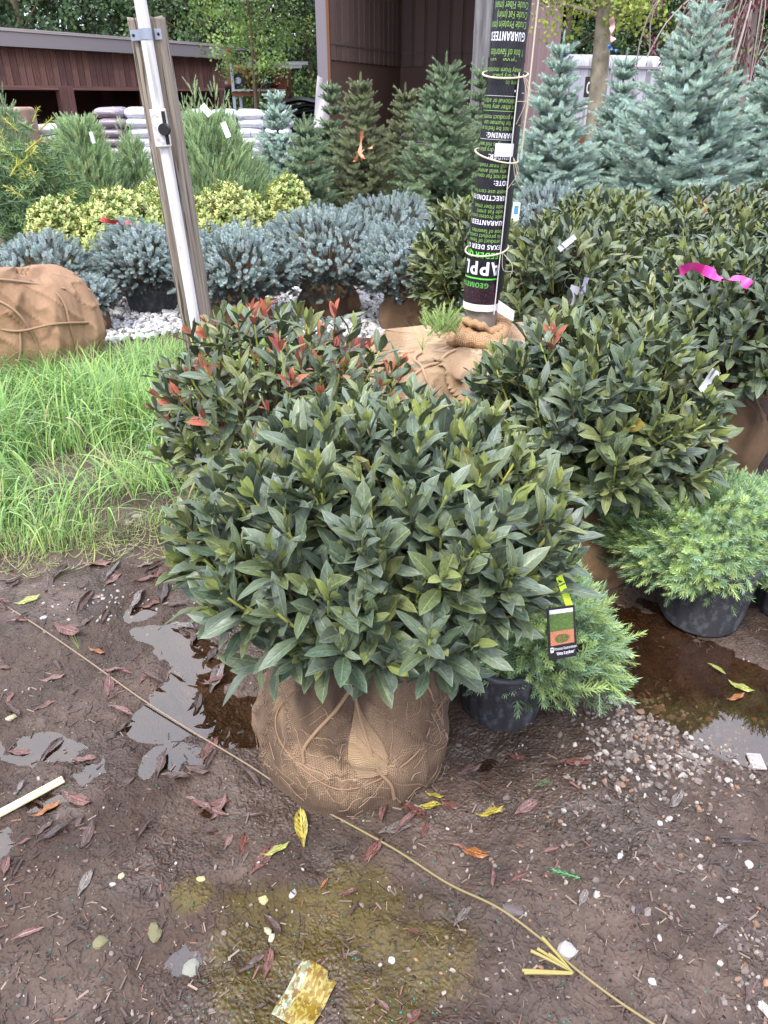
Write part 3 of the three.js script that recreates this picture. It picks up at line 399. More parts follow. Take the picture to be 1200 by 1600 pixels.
// feathery upright junipers
function featherTree(o) {
  const r = mulberry(o.seed), t = thing('upright_juniper', o.label, 'shrub', [o.x, 0, o.z], 'upright junipers'), it = [], limbs = [];
  const put = (p, d, L) => it.push({ m: along(p, d, V(r() - .5, 0.2, r() - .5), [L * 0.9, L, L * 0.9]), c: jit(r() < 0.35 ? o.c2 : o.c1, r, 0.3) });
  const prof = (s) => Math.pow(Math.sin(Math.PI * clamp(0.16 + 0.84 * Math.pow(s, 0.75))), 0.8);
  for (let i = 0; i < o.n; i++) { const s = r() * 0.93, a = r() * 6.2832, k = (0.55 + 0.5 * Math.sqrt(r())) * (0.45 + 1.0 * fbm(Math.cos(a) * 2.5 + 5, Math.sin(a) * 2.5 + s * 6 + 5, o.seed, 3)), R = o.r * prof(s) * k; put(V(Math.cos(a) * R, o.h * s * 0.86 + 0.04, Math.sin(a) * R), V(Math.cos(a) * 0.6 + (r() - .5) * .7, 0.85, Math.sin(a) * 0.6 + (r() - .5) * .7), 0.07 + 0.06 * r()); }
  for (let k = 0; k < o.tips; k++) { const a = k * 2.4 + r(), f = Math.sqrt((k + 0.5) / o.tips), p0 = V(Math.cos(a) * f * o.r * 0.3, 0.1, Math.sin(a) * f * o.r * 0.3), top = V(Math.cos(a) * f * o.r * 0.85, o.h * (1 - 0.42 * f * f) * (0.78 + 0.27 * r()), Math.sin(a) * f * o.r * 0.85); limbs.push(taper(p0, top, 0.011, 0.002, null, 4, 3)); for (let i = 0; i < 40; i++) { const s = 0.5 + 0.5 * i / 40, b = randDir(r); put(p0.clone().lerp(top, s).addScaledVector(b, 0.02 + 0.07 * (1 - s)), top.clone().sub(p0).normalize().addScaledVector(b, 0.55), 0.05 + 0.05 * r()); } }
  part('limbs', mergeGeometries(limbs), M.bark, t, 'stuff'); inst('sprays', feather, softMat, it, t); return t;
}
function featherAt(px, D, halfPx, topY, label, seed, o = {}) { const c = P(px, 300, D), e = P(px + halfPx, 300, D); featherTree({ x: c.x, z: c.z, r: e.x - c.x, h: P(px, topY, D).y, tips: 26, n: 2200, c1: [0.45, 0.58, 0.29], c2: [0.28, 0.40, 0.215], seed, label, ...o }); }
featherAt(335, 7.3, 100, 138, 'widest feathery green juniper right of the leaning post', 401, { tips: 44, n: 4200 });
featherAt(142, 7.4, 60, 146, 'feathery green juniper left of the leaning post', 403, { tips: 30, n: 2600 });
featherAt(32, 8.3, 42, 126, 'tall thin juniper in front of the pale sandstone block', 407, { tips: 16, n: 1200, c1: [0.29, 0.39, 0.22] });
featherAt(215, 7.8, 34, 190, 'small juniper between the white sack stack and the post', 409, { tips: 14, n: 900 });

// drooping plum-yew with yellow new tips
{
  const c = P(45, 300, 6.6), r = mulberry(411), t = thing('golden_conifer', 'dark drooping conifer with golden tips at the left edge', 'shrub', [c.x, 0, c.z]), it = [], limbs = [];
  for (let k = 0; k < 16; k++) { const a = k * 2.4, f = Math.sqrt((k + 0.5) / 16), top = V(Math.cos(a) * f * 0.42, lerp(1.12, 0.75, f * f) * (0.85 + 0.2 * r()), Math.sin(a) * f * 0.42); limbs.push(taper(V(0, 0.1, 0), top, 0.012, 0.004, null, 4, 3));
    for (let i = 0; i < 75; i++) { const s = 0.2 + 0.8 * i / 75, p = V(0, 0.1, 0).lerp(top, s).addScaledVector(randDir(r), 0.13), b = randDir(r), gold = s > 0.94 && r() < 0.3, L = 0.11 + 0.06 * r(); it.push({ m: along(p, V(b.x, gold ? 0.7 : -0.15 + 0.4 * b.y, b.z), UP, L), c: jit(gold ? [0.46, 0.48, 0.09] : r() < 0.4 ? [0.19, 0.30, 0.11] : [0.115, 0.20, 0.08], r) }); } }
  part('limbs', mergeGeometries(limbs), M.bark, t, 'stuff'); inst('sprays', shootGeo(16, 0.55, 0.03, { seed: 31, a0: 1.0, a1: 0.5, hook: -0.25 }), softMat, it, t);
}
// golden variegated euonymus mounds
const leaflet = (() => { const r = mulberry(9), L = []; for (let i = 0; i < 10; i++) { const a = i * 2.4, al = 0.5 + 0.9 * (1 - i / 10), d = V(Math.cos(a) * Math.sin(al), Math.cos(al), Math.sin(a) * Math.sin(al)), n = V(-Math.cos(a) * Math.cos(al), Math.sin(al), -Math.sin(a) * Math.cos(al)), s = d.clone().cross(n).multiplyScalar(0.17), b = V(0, 0.1 + i * 0.055, 0), m = b.clone().addScaledVector(d, 0.27), e = b.clone().addScaledVector(d, 0.56).addScaledVector(n, -0.06); L.push([b, m.clone().add(s).addScaledVector(n, 0.04), e, m.clone().sub(s).addScaledVector(n, 0.04)]); } return quads(L); })();
function mound(px, D, halfPx, topY, label, seed, n = 420) {
  const c = P(px, 340, D), rx = P(px + halfPx, 340, D).x - c.x, h = P(px, topY, D).y, r = (n *= 2, mulberry(seed)), t = thing('golden_euonymus', label, 'shrub', [c.x, 0, c.z], 'golden variegated shrubs'), it = [], limbs = [];
  for (let i = 0; i < n; i++) { const yy = 1 - (i + 0.5) / n * 1.5, q = Math.sqrt(Math.max(0, 1 - yy * yy)), a = i * 2.4 + r(), u = V(q * Math.cos(a), yy, q * Math.sin(a)), k = (r() < 0.3 ? 0.75 : 0.95 + 0.1 * r()) * (0.85 + 0.3 * fbm(u.x * 3 + 4, u.z * 3 + u.y * 3 + 4, seed, 2)), p = V(0, h * 0.5, 0).add(u.clone().multiply(V(rx, h * 0.5, rx)).multiplyScalar(k)); it.push({ m: along(p, u.clone().addScaledVector(UP, 0.6).addScaledVector(randDir(r), 0.4), UP, 0.058 + 0.022 * r()), c: jit(r() < 0.55 ? [0.50, 0.53, 0.19] : r() < 0.6 ? [0.42, 0.48, 0.16] : [0.27, 0.36, 0.10], r, 0.2) }); if (i % 14 === 0) limbs.push(taper(V(0, 0, 0), p, 0.007, 0.003, null, 4, 2)); }
  part('limbs', mergeGeometries(limbs), M.bark, t, 'stuff'); inst('leaves', leaflet, std({ color: col(1, 1, 1), roughness: 0.5, side: THREE.DoubleSide }), it, t);
}
mound(88, 6.1, 42, 320, 'golden leaved mound above the small blue globe spruce', 421);
mound(185, 6.2, 66, 308, 'golden leaved mound with a red ribbon draped on it', 423, 560);
mound(248, 6.7, 48, 296, 'golden leaved mound behind the red ribboned one', 425);
mound(362, 6.5, 52, 300, 'golden leaved mound right of the leaning post', 427);
mound(450, 6.7, 34, 290, 'small upright golden mound beside the small dark spruce', 429);
mound(305, 6.6, 26, 318, 'golden mound partly hidden behind the leaning post', 431, 260);

// ---------------------------------------------------------------- leaning post with white pipe
function between(a, b) { const m = new THREE.Group(); const y = b.clone().sub(a), L = y.length(); y.normalize(); const z = V(0, 0, 1).addScaledVector(y, -y.z).normalize(), x = y.clone().cross(z); m.matrix.copy(frame(x, y, z, a)); m.matrix.decompose(m.position, m.quaternion, m.scale); return [m, L]; }
const oldWood = (() => { const f = (u, v) => { const g = fbm(u * 16 + 3 * fbm(u * 3, v * 7, 2, 3), v * 9, 4, 5), cr = smooth(0.64, 0.70, fbm(u * 24 + 2 * fbm(u * 3, v * 7, 2, 3), v * 5, 9, 4)), fl = smooth(0.62, 0.66, fbm(u * 14 + 4, v * 6, 15, 5)); return { g, cr, fl }; };
  const map = dataTex(256, (u, v) => { const { g, cr, fl } = f(u, v), k = 0.40 + 0.34 * g - 0.24 * cr; return [lerp(k * 0.95, 0.62, fl * 0.7), lerp(k * 0.87, 0.59, fl * 0.7), lerp(k * 0.77, 0.56, fl * 0.7)]; }, true, 1024), bump = dataTex(256, (u, v) => { const { g, cr, fl } = f(u, v), h = 0.5 + 0.3 * (g - 0.5) - 0.45 * cr + 0.15 * fl; return [h, h, h]; }, false, 1024); return std({ map, bumpMap: bump, bumpScale: 0.006, roughness: 0.95 }); })();
const whitePlastic = (() => { const t = dataTex(128, (u, v) => { const k = 0.87 - 0.16 * smooth(0.5, 0.75, fbm(u * 4, v * 10, 5, 5)) + (vnoise(u * 60, v * 120, 6) > 0.97 ? -0.3 : 0); return [k, k * 0.985, k * 0.97]; }, true, 512); return std({ map: t, roughness: 0.5 }); })();
const steel = std({ color: col(0.42, 0.46, 0.52), roughness: 0.4, metalness: 0.8 }), black = std({ color: col(0.012, 0.012, 0.013), roughness: 0.45 }), rust = std({ color: col(0.16, 0.07, 0.035), roughness: 0.9 });
{
  const a = P(347, 728, 2.9), b = P(229, 30, 2.9); a.y = -0.02; const [o, L] = between(a, b); o.name = 'leaning_post'; scene.add(o); tag(o, 'weathered grey timber post leaning left with white pipe strapped on', 'post');
  const w = 0.112, d = 0.09, g = surf(28, 60, (u, v) => { const q = u * 4, s = Math.floor(q) % 4, f = q - Math.floor(q), c = [[-1, 1], [1, 1], [1, -1], [-1, -1]], e = c[(s + 1) % 4], k = c[s]; let x = lerp(k[0], e[0], f), z = lerp(k[1], e[1], f); const m = Math.pow(Math.pow(Math.abs(x), 6) + Math.pow(Math.abs(z), 6), -1 / 6); x *= m; z *= m; const n = (fbm(u * 9, v * 14, 5, 3) - 0.5) * 0.008; const yv = Math.min(1, v / 0.97), in0 = v > 0.985 ? 0.05 : 1; return { p: V(x * (w / 2 + n) * in0, yv * L + (yv === 1 ? (fbm(Math.cos(u * 6.2832) * 2 + 5, Math.sin(u * 6.2832) * 2 + 5, 8, 2) - 0.5) * 0.03 * in0 : 0), z * (d / 2 + n) * in0), uv: [u * 4 * 0.7, v * L * 0.6] }; }, true);
  part('timber', g, oldWood, o);
  const pipe = part('pipe', new THREE.CylinderGeometry(0.0195, 0.0195, L + 0.75, 24, 1).translate(0.008, (L + 0.75) / 2 + 0.06, d / 2 + 0.024), whitePlastic, o);
  const y1 = L * 0.972, strap = part('pipe_strap', mergeGeometries([new THREE.CylinderGeometry(0.0215, 0.0215, 0.03, 20, 1, true, -Math.PI / 2, Math.PI).translate(0.008, y1, d / 2 + 0.024), boxG(0.03, 0.03, 0.003, -0.032, y1, d / 2 + 0.006), boxG(0.022, 0.03, 0.003, 0.043, y1, d / 2 + 0.006)]), std({ color: col(0.42, 0.46, 0.52), roughness: 0.4, metalness: 0.8, side: THREE.DoubleSide }), o);
  for (const x of [-0.038, 0.044]) part('screw', new THREE.SphereGeometry(0.005, 10, 6).translate(x, y1, d / 2 + 0.008), black, strap);
  const y2 = L * 0.808, cl = part('clamp', new RoundedBoxGeometry(0.052, 0.115, 0.02, 3, 0.004).translate(0.010, y2, d / 2 + 0.046), whitePlastic, o);
  part('slot', boxG(0.012, 0.10, 0.004, 0.029, y2, d / 2 + 0.0555), black, cl); part('knob', new THREE.CylinderGeometry(0.018, 0.02, 0.022, 16).rotateX(Math.PI / 2).translate(0.026, y2 - 0.004, d / 2 + 0.066), black, cl);
}
// ---------------------------------------------------------------- tree wrapped in feed bags, on its burlap ball
{
  const D = 2.9, c = P(742, 560, D), t = thing('wrapped_tree', 'tree trunk wrapped in black printed feed bags on a tan burlap ball', 'tree', [c.x, 0, c.z]);
  const topY = P(752, 528, D).y, R = 0.42;
  const ball = burlapBall(t, R, topY, 61, { square: 0.3, ypow: 0.62, neck: 0.05, fold: 0.022, lump: 0.26, crease: 0.26, pleat: 0.035, pleats: 9, nu: 180, nv: 80, tint: [0.64, 0.53, 0.41], wet: [0.48, 0.37, 0.27], foot: 0.85 }), S = ball.userData.surface;
  const r = mulberry(9); for (let k = 0; k < 5; k++) { const a0 = 0.7 + k * 0.45; part('twine', tube(onBall(S, [0.45, 0.6, 0.72, 0.82, 0.9, 0.95].map((q) => [a0 + (q - 0.4) * (k % 2 ? 1.1 : -0.9) * 0.8, q]), 0.006), 0.006, 30, 6), M.fibre, ball); }
  const a = P(752, 497, D).sub(t.position), b = P(812, -60, D).sub(t.position), dir = b.clone().sub(a).normalize(), top = a.clone().addScaledVector(dir, 2.1); a.addScaledVector(dir, -0.12);
  part('trunk', taper(a, top, 0.060, 0.042, null, 20, 10), (() => { const m = dataTex(128, (u, v) => { const g = fbm(u * 14, v * 5, 4, 5), k = 0.38 + 0.25 * g; return [k, k * 0.92, k * 0.84]; }); return std({ map: m, bumpMap: m, bumpScale: 0.003, roughness: 0.95 }); })(), t);
  for (const [y, az] of [[1.75, 0.4], [1.85, 2.6], [1.95, 4.3], [2.05, 5.6]]) { const p = a.clone().addScaledVector(dir, y); part('limb', taper(p, p.clone().add(V(Math.cos(az) * 0.5, 0.6, Math.sin(az) * 0.5)), 0.018, 0.006, V(0, -0.1, 0), 7, 6), M.bark, t); }
  // collar of burlap rolled round the trunk foot
  const col0 = P(752, 497, D).sub(t.position);
  for (const [h, rr, rt, k] of [[-0.085, 0.105, 0.034, 4], [-0.045, 0.088, 0.028, 2], [-0.012, 0.080, 0.018, 3]]) part('cloth_roll', surf(60, 12, (u, v) => { const q = u * 6.2832, w = v * 6.2832, n = fbm(Math.cos(q) * 3 + 5, Math.sin(q) * 3 + k * 7, 8, 3), rad = rr + (n - 0.5) * 0.03 + rt * Math.cos(w); return { p: V(col0.x + rad * Math.cos(q), col0.y + h + (n - 0.5) * 0.05 + 0.02 * Math.sin(q * 2 + k) + rt * 0.9 * Math.sin(w), col0.z + rad * Math.sin(q)), uv: [u * 0.5, v * 0.12], c: [0.60, 0.44, 0.30] }; }, true), M.burlap, ball);
  // bag print: upside down, text starts at the right
  const cw = 1024, ch = 2048, cv = document.createElement('canvas'); cv.width = cw; cv.height = ch; const x = cv.getContext('2d');
  x.fillStyle = '#1b191d'; x.fillRect(0, 0, cw, ch);
  const rr = mulberry(88); for (let i = 0; i < 26000; i++) { const q = rr(); x.fillStyle = q < 0.4 ? 'rgba(60,40,52,0.35)' : q < 0.7 ? 'rgba(90,86,100,0.20)' : 'rgba(10,8,12,0.4)'; x.fillRect(rr() * cw, rr() * ch, 2 + rr() * 5, 1 + rr() * 3); }
  x.save(); x.translate(cw, ch); x.rotate(Math.PI);                     // from here the origin is the bag's mouth, at the foot of the trunk
  const T = (s, px, X, y, c, bold = true) => { x.font = (bold ? 'bold ' : '') + px + 'px sans-serif'; x.fillStyle = c; x.fillText(s, X, y); }, gr = '#8fbf5a', wh = '#eceaf0', li = '#6edc4e', X0 = 372;
  for (let i = 0; i < 3200; i++) { x.fillStyle = ['rgba(130,40,70,.5)', 'rgba(80,30,60,.5)', 'rgba(160,60,60,.3)'][i % 3]; x.fillRect(rr() * cw, rr() * 250, 4 + rr() * 9, 2 + rr() * 5); }
  x.fillStyle = '#e9e7ea'; x.fillRect(0, 0, cw, 64); x.fillStyle = '#bdbabf'; x.fillRect(0, 38, cw, 3);
  T('GEOMETRY', 62, X0 + 110, 262, '#5fae54'); x.fillStyle = li; x.fillRect(X0 - 15, 292, 640, 13); T('APPLE', 168, X0, 452, wh); T('FEEDER QUALITY', 74, X0, 534, li);
  let y = 600; const blk = (h, lines, size = 44) => { T(h, 56, X0, y, wh); y += 46; for (const l of lines) { T(l, size, X0, y, gr, false); y += 42; } y += 34; };
  blk('TEXAS DEER CORN', ['A product of Texas', 'This product contains a min', '1 box of favorites']); blk('GUARANTEED ANALYSIS', ['Crude Protein (min)', 'Crude Fat (min)', 'Crude Fiber (max)']); blk('DIRECTIONS FOR USE', ['Please use corn from feed']); blk('NOTE:', ['Feed not for consumption', 'in any wild animal', 'found near roads and']); blk('MINDER:', ['Keep in a dry place', 'This bag is not waterproof']);
  x.fillStyle = '#c9c7cc'; x.fillRect(X0 - 40, y - 54, 640, 4); blk('WARNING:', ['Do not be fed to any other', 'or for human use', 'the product meets the law']); x.fillRect(X0 - 40, y - 46, 640, 4); for (const l of ['not after any bad weather', 'additional or adjustments']) { T(l, 44, X0, y, gr, false); y += 44; } x.fillStyle = '#c9c7cc'; x.fillRect(X0 - 40, y - 24, 640, 4); T('\u2022 \u2022', 60, X0, y + 40, wh); y += 90; for (const l of ['Store in', 'cool, dry place', 'away from moisture']) { T(l, 44, X0, y, gr, false); y += 44; }
  x.restore();
  const tex = new THREE.CanvasTexture(cv); tex.colorSpace = THREE.SRGBColorSpace; tex.wrapS = THREE.RepeatWrapping; tex.anisotropy = 8;
  const weave = dataTex(256, (u, v) => { const h = 0.5 + 0.25 * Math.sin(u * 256 * 0.8) * Math.sin(v * 256 * 0.8) + 0.5 * (fbm(u * 5, v * 3, 3, 5) - 0.5); return [h, h, h]; }, false);
  const bagMat = std({ map: tex, bumpMap: weave, bumpScale: 0.0016, roughness: 0.36 });
  const a1 = P(752, 468, D).sub(t.position), at = (s) => a1.clone().addScaledVector(dir, s), ex = V(1, 0, 0).addScaledVector(dir, -dir.x).normalize(), ez = ex.clone().cross(dir).normalize();
  const bag = (s0, s1, r0, r1, v0, v1, seed) => part('feed_bag', surf(48, 50, (u, v) => { const q = -Math.PI / 2 + (u - 0.5) * 6.2832 + Math.PI, n = fbm(Math.cos(q) * 2 + 5, v * 9 + Math.sin(q) * 2 + 5, seed, 4) - 0.5, rad = lerp(r0, r1, v) + n * 0.010, p = at(lerp(s0, s1, v)).addScaledVector(ex, rad * Math.sin(q - Math.PI / 2 + Math.PI)).addScaledVector(ez, -rad * Math.cos(q - Math.PI / 2 + Math.PI)); return { p, uv: [1 - u, lerp(v0, v1, v)] }; }, true), bagMat, t);
  bag(-0.03, 0.80, 0.071, 0.060, 0, 1, 5); bag(0.79, 1.65, 0.060, 0.052, 0.33, 1, 9);
  // folded side lap, white hem tab, twine rounds, paper label
  part('bag_lap', surf(4, 40, (u, v) => { const p = at(lerp(0.04, 0.76, v)).addScaledVector(ex, lerp(0.045, 0.078, u) - v * 0.008).addScaledVector(ez, 0.056 - 0.05 * u * u - v * 0.006 + 0.004); return { p, uv: [0.02 + u * 0.05, lerp(0.5, 0.9, v)] }; }), std({ map: tex, roughness: 0.4, side: THREE.DoubleSide }), t);
  part('white_edge', tube([0, 0.25, 0.5, 0.75, 1].map((v) => at(lerp(-0.04, 0.76, v)).addScaledVector(ex, 0.046 - v * 0.008).addScaledVector(ez, 0.063 - v * 0.006)), 0.0022, 30, 5), whitePlastic, t);
  part('hem_tab', quads([[at(-0.035).addScaledVector(ex, 0.06).addScaledVector(ez, 0.045), at(-0.065).addScaledVector(ex, 0.125).addScaledVector(ez, 0.055), at(-0.025).addScaledVector(ex, 0.125).addScaledVector(ez, 0.055), at(0.012).addScaledVector(ex, 0.06).addScaledVector(ez, 0.045)]]), std({ color: col(0.72, 0.70, 0.68), roughness: 0.7, side: THREE.DoubleSide }), t);
  for (const [s, rad, tilt] of [[0.19, 0.073, 0.012], [0.505, 0.071, -0.012], [0.755, 0.070, 0.004]]) part('twine', tube(Array.from({ length: 25 }, (_, i) => { const q = i / 24 * 6.2832; return at(s + tilt * Math.sin(q) - 0.014 * Math.cos(q)).addScaledVector(ex, (rad + 0.006) * Math.sin(q)).addScaledVector(ez, rad * Math.cos(q)); }), 0.0032, 60, 6), M.paleTwine, t);
  part('twine', tube([0, 0.2, 0.4, 0.6, 0.8, 1].map((v) => at(lerp(0.5, 1.5, v)).addScaledVector(ex, 0.082 - v * 0.01).addScaledVector(ez, 0.03 + 0.006 * Math.sin(v * 9))), 0.003, 40, 5), M.paleTwine, t);
  for (let k = 0; k < 9; k++) { const s = [0.19, 0.505, 0.755][k % 3]; part('twine_fray', tube([at(s).addScaledVector(ex, 0.05).addScaledVector(ez, 0.066), at(s - 0.03 - 0.05 * r()).addScaledVector(ex, 0.06 + 0.05 * (r() - .3)).addScaledVector(ez, 0.075), at(s - 0.06 - 0.1 * r()).addScaledVector(ex, 0.03 + 0.08 * r()).addScaledVector(ez, 0.07)], 0.0008, 10, 4), M.paleTwine, t); }
  part('paper_label', surf(8, 2, (u, v) => { const q = lerp(-0.25, 0.75, u); return { p: at(lerp(0.507, 0.548, v)).addScaledVector(ex, 0.0715 * Math.sin(q)).addScaledVector(ez, 0.0715 * Math.cos(q)), uv: [u, v] }; }), std({ color: col(0.78, 0.76, 0.76), roughness: 0.7, side: THREE.DoubleSide }), t);
}
// ---------------------------------------------------------------- big root ball at the left, roped
{
  const D = 4.25, c = P(48, 520, D), t = thing('root_ball', 'huge roped burlap root ball lying in the long grass at left', 'root ball', [c.x, 0, c.z]);
  const g = burlapBall(t, 0.40, P(40, 432, 4.1).y, 71, { square: 0.5, ypow: 0.85, neck: 0.04, lump: 0.24, crease: 0.16, pleat: 0.014, pleats: 7, nu: 160, nv: 70, tint: [0.52, 0.37, 0.27], wet: [0.37, 0.255, 0.175], ex: 1.0, foot: 0.85 }); g.name = 'cloth'; const S = g.userData.surface;
  const ropes = [[[0.2, 0.3], [0.8, 0.36], [1.3, 0.34], [1.9, 0.38], [2.6, 0.34]], [[1.0, 0.05], [1.1, 0.3], [1.25, 0.5], [1.7, 0.65], [2.2, 0.72]], [[1.9, 0.05], [1.85, 0.3], [1.95, 0.5], [2.1, 0.75], [2.3, 0.9]], [[0.5, 0.05], [0.55, 0.3], [0.5, 0.55], [0.8, 0.85]], [[1.5, 0.05], [1.3, 0.2], [1.25, 0.34]], [[0.3, 0.62], [0.9, 0.8], [1.6, 0.86], [2.4, 0.83]]];
  for (const q of ropes) part('rope', tube(onBall(S, q, 0.006), 0.007, 40, 6), M.twine, g);
}

// ---------------------------------------------------------------- sheds
const timber = [[.125, .062, .048], [.11, .052, .042], [.14, .072, .055], [.10, .05, .042]].map((c, i) => { const t = dataTex(64, (u, v) => { const k = 0.62 + 0.5 * fbm(u * 12, v * 3, 5 + i, 4) * (0.7 + 0.6 * fbm(u * 2, v * 9, 15 + i, 3)); return [k, k, k]; }, true, 256); return std({ map: t, color: col(c[0] * 2.0, c[1] * 2.0, c[2] * 2.05), roughness: 0.85 }); });
const greyTrim = std({ color: col(0.28, 0.25, 0.25), roughness: 0.6 }), dark = timber[0], roofTop = (() => { const t = dataTex(128, (u, v) => { const k = 0.55 + 0.4 * fbm(u * 10, v * 10, 4, 5); return [k, k * 0.97, k * 0.95]; }); return std({ map: t, color: col(0.8, 0.76, 0.74), roughness: 0.8 }); })();
function frameGroup(name, label, cat, A, B) { const x = V(B.x - A.x, 0, B.z - A.z).normalize(), t = thing(name, label, cat, [A.x, 0, A.z]); t.rotation.y = Math.atan2(-x.z, x.x); t.userData.px = undefined; return [t, Math.hypot(B.x - A.x, B.z - A.z), x]; }
{
  const A = P(-160, 60, 14.2), B = P(350, 75, 21), [t, L, ux] = frameGroup('timber_shed', 'long low red-brown timber shed with dark open bays', 'shed', A, B);
  delete t.userData.px;
  const lx = (px) => { const d = ray(px, 110), n = V(-ux.z, 0, ux.x), s = n.dot(A.clone().setY(0).sub(V(0, 0, 0))) / n.dot(V(d.x, 0, d.z)); return V(d.x * s - A.x, 0, d.z * s - A.z).dot(ux); };
  const D1 = 18.3, hTop = P(180, 64, D1).y, hFas = P(180, 84, D1).y, hOpen = P(180, 137, D1).y, w = 0.15, n = Math.floor(L / w), bg = boxG(w - 0.012, hFas - hOpen, 0.022);
  for (let i = 0; i < n; i++) { const m = part('board', bg, timber[Math.floor(hash2(i, 3, 7) * 4)], t); m.position.set((i + 0.5) * w, (hFas + hOpen) / 2, 0.012 + hash2(i, 9, 2) * 0.006); }
  part('header', boxG(L, 0.07, 0.07, L / 2, hOpen - 0.02, 0.0), timber[2], t);
  part('fascia', boxG(L + 0.3, hTop - hFas, 0.06, L / 2, (hTop + hFas) / 2, 0.25), greyTrim, t);
  part('roof', boxG(L + 0.4, 0.05, 5.4, L / 2, hTop + 0.03, -2.4), roofTop, t);
  for (const px of [-60, 96, 219, 341]) part('post', boxG(px === 96 ? 0.34 : 0.12, hOpen, 0.12, lx(px), hOpen / 2 - 0.02, -0.02), timber[1], t);
  part('back_wall', boxG(L, hFas, 0.1, L / 2, hFas / 2, -4.8), dark, t); part('end_wall', boxG(0.08, hFas, 4.8, 0.0, hFas / 2, -2.4), timber[0], t); part('end_wall', boxG(0.08, hFas, 4.8, L, hFas / 2, -2.4), timber[0], t);
  part('ceiling_panel', boxG(L - 0.1, 0.03, 4.7, L / 2, hFas - 0.02, -2.38), dark, t);
}
{
  const A = P(514, 100, 14.6), ang = Math.atan2(1.25, 3.5), B = A.clone().add(V(Math.cos(ang) * 2.6, 0, Math.sin(ang) * 2.6)), [t] = frameGroup('storage_bay', 'tall open brown storage bay with ribbed inner walls', 'shed', A, B);
  const W0 = 2.6, dep = 3.8, H = 4.6, yLow = P(527, 93, 14.6).y, ySeam = P(527, 67, 14.6).y;
  const plyM = std({ color: col(0.17, 0.105, 0.078), roughness: 0.85 }), ribM = [[.20, .135, .115], [.18, .12, .105], [.22, .15, .125]].map((c) => std({ color: col(...c), roughness: 0.8 })), pink = [[.40, .25, .23], [.36, .225, .21], [.43, .28, .255]].map((c, i) => { const m = dataTex(64, (u, v) => { const k = 0.75 + 0.3 * fbm(u * 10, v * 4, 8 + i, 4); return [k, k, k]; }, true, 128); return std({ map: m, color: col(c[0], c[1], c[2]), roughness: 0.75 }); });
  part('side_wall', boxG(0.06, H, dep, -0.03, H / 2, -dep / 2), plyM, t); part('back_wall', boxG(W0 + 0.3, H, 0.06, W0 / 2, H / 2, -dep - 0.03), plyM, t);
  const strip = boxG(0.20, H - yLow, 0.03), lip = boxG(0.24, 0.03, 0.045);
  for (let i = 0; i < 14; i++) { const z = -0.14 - i * 0.265; let m = part('panel', strip, ribM[i % 3], t); m.rotation.y = Math.PI / 2; m.position.set(0.018, (H + yLow) / 2, z); m = part('panel_lip', lip, ribM[1], t); m.rotation.y = Math.PI / 2; m.position.set(0.022, ySeam, z); }
  for (let i = 0; i < 10; i++) { const x = 0.16 + i * 0.265; let m = part('panel', strip, ribM[(i + 1) % 3], t); m.position.set(x, (H + yLow) / 2, -dep + 0.018); m = part('panel_lip', lip, ribM[0], t); m.position.set(x, ySeam, -dep + 0.022); }
  part('side_wall', boxG(0.06, H, dep - 0.1, W0 + 0.03, H / 2, -dep / 2 - 0.05), plyM, t);
  part('roof', boxG(W0 + 0.6, 0.08, 8.2, W0 / 2, H + 0.1, -3.9), greyTrim, t);
  const flash = std({ color: col(0.20, 0.175, 0.185), roughness: 0.5 }); part('flashing', boxG(0.19, H - 1.55, 0.03, -0.10, (H + 1.55) / 2, 0.03), flash, t); part('post', boxG(0.05, H, 0.06, 0.02, H / 2, 0.02), rust, t);
  part('torn_flashing', surf(6, 8, (u, v) => ({ p: V(lerp(-0.20 - 0.06 * v, 0.0, u), lerp(1.62, 0.95, v) - 0.18 * (1 - u) * (v - 0.5), 0.05 + 0.22 * v * v * (1 - u) + 0.03 * Math.sin(u * 7 + v * 5)), uv: [u, v] })), std({ color: col(0.48, 0.45, 0.47), roughness: 0.5, side: THREE.DoubleSide }), t);
  const conc = (() => { const m = dataTex(128, (u, v) => { const k = 0.6 + 0.5 * (fbm(u * 8, v * 8, 4, 5) - 0.3); return [k, k, k]; }); return std({ map: m, color: col(0.40, 0.38, 0.38), roughness: 0.9 }); })();
  part('post', boxG(0.26, H - 1, 0.24, W0 + 0.05, (H - 1) / 2, 0.02), conc, t); part('post_cap', boxG(0.27, 1.2, 0.25, W0 + 0.05, H - 0.6 + 0.02, 0.02), greyTrim, t);
  const sg = boxG(0.03, H, 0.36); for (let i = 0; i < 19; i++) { const m = part('siding_panel', sg, pink[i % 3], t); m.position.set(W0 + 0.20, H / 2, -0.3 - i * 0.37); }
  // concrete blocks stacked inside
  for (const [x, y, z, w, h, label] of [[0.95, 0.3, -2.2, 0.8, 0.6, 'concrete block under another inside the storage bay'], [1.0, 0.88, -2.25, 0.75, 0.56, 'pale concrete block on top inside the storage bay'], [1.75, 0.3, -2.5, 0.7, 0.6, 'low concrete block beside the stacked pair inside the bay']]) { const m = part('concrete_block', new RoundedBoxGeometry(w, h, 0.6, 3, 0.03), conc, scene); m.position.copy(V(x, y, z).applyAxisAngle(UP, t.rotation.y).add(t.position)); m.rotation.y = t.rotation.y + 0.1; tag(m, label, 'block', 'concrete blocks in the bay'); }
}
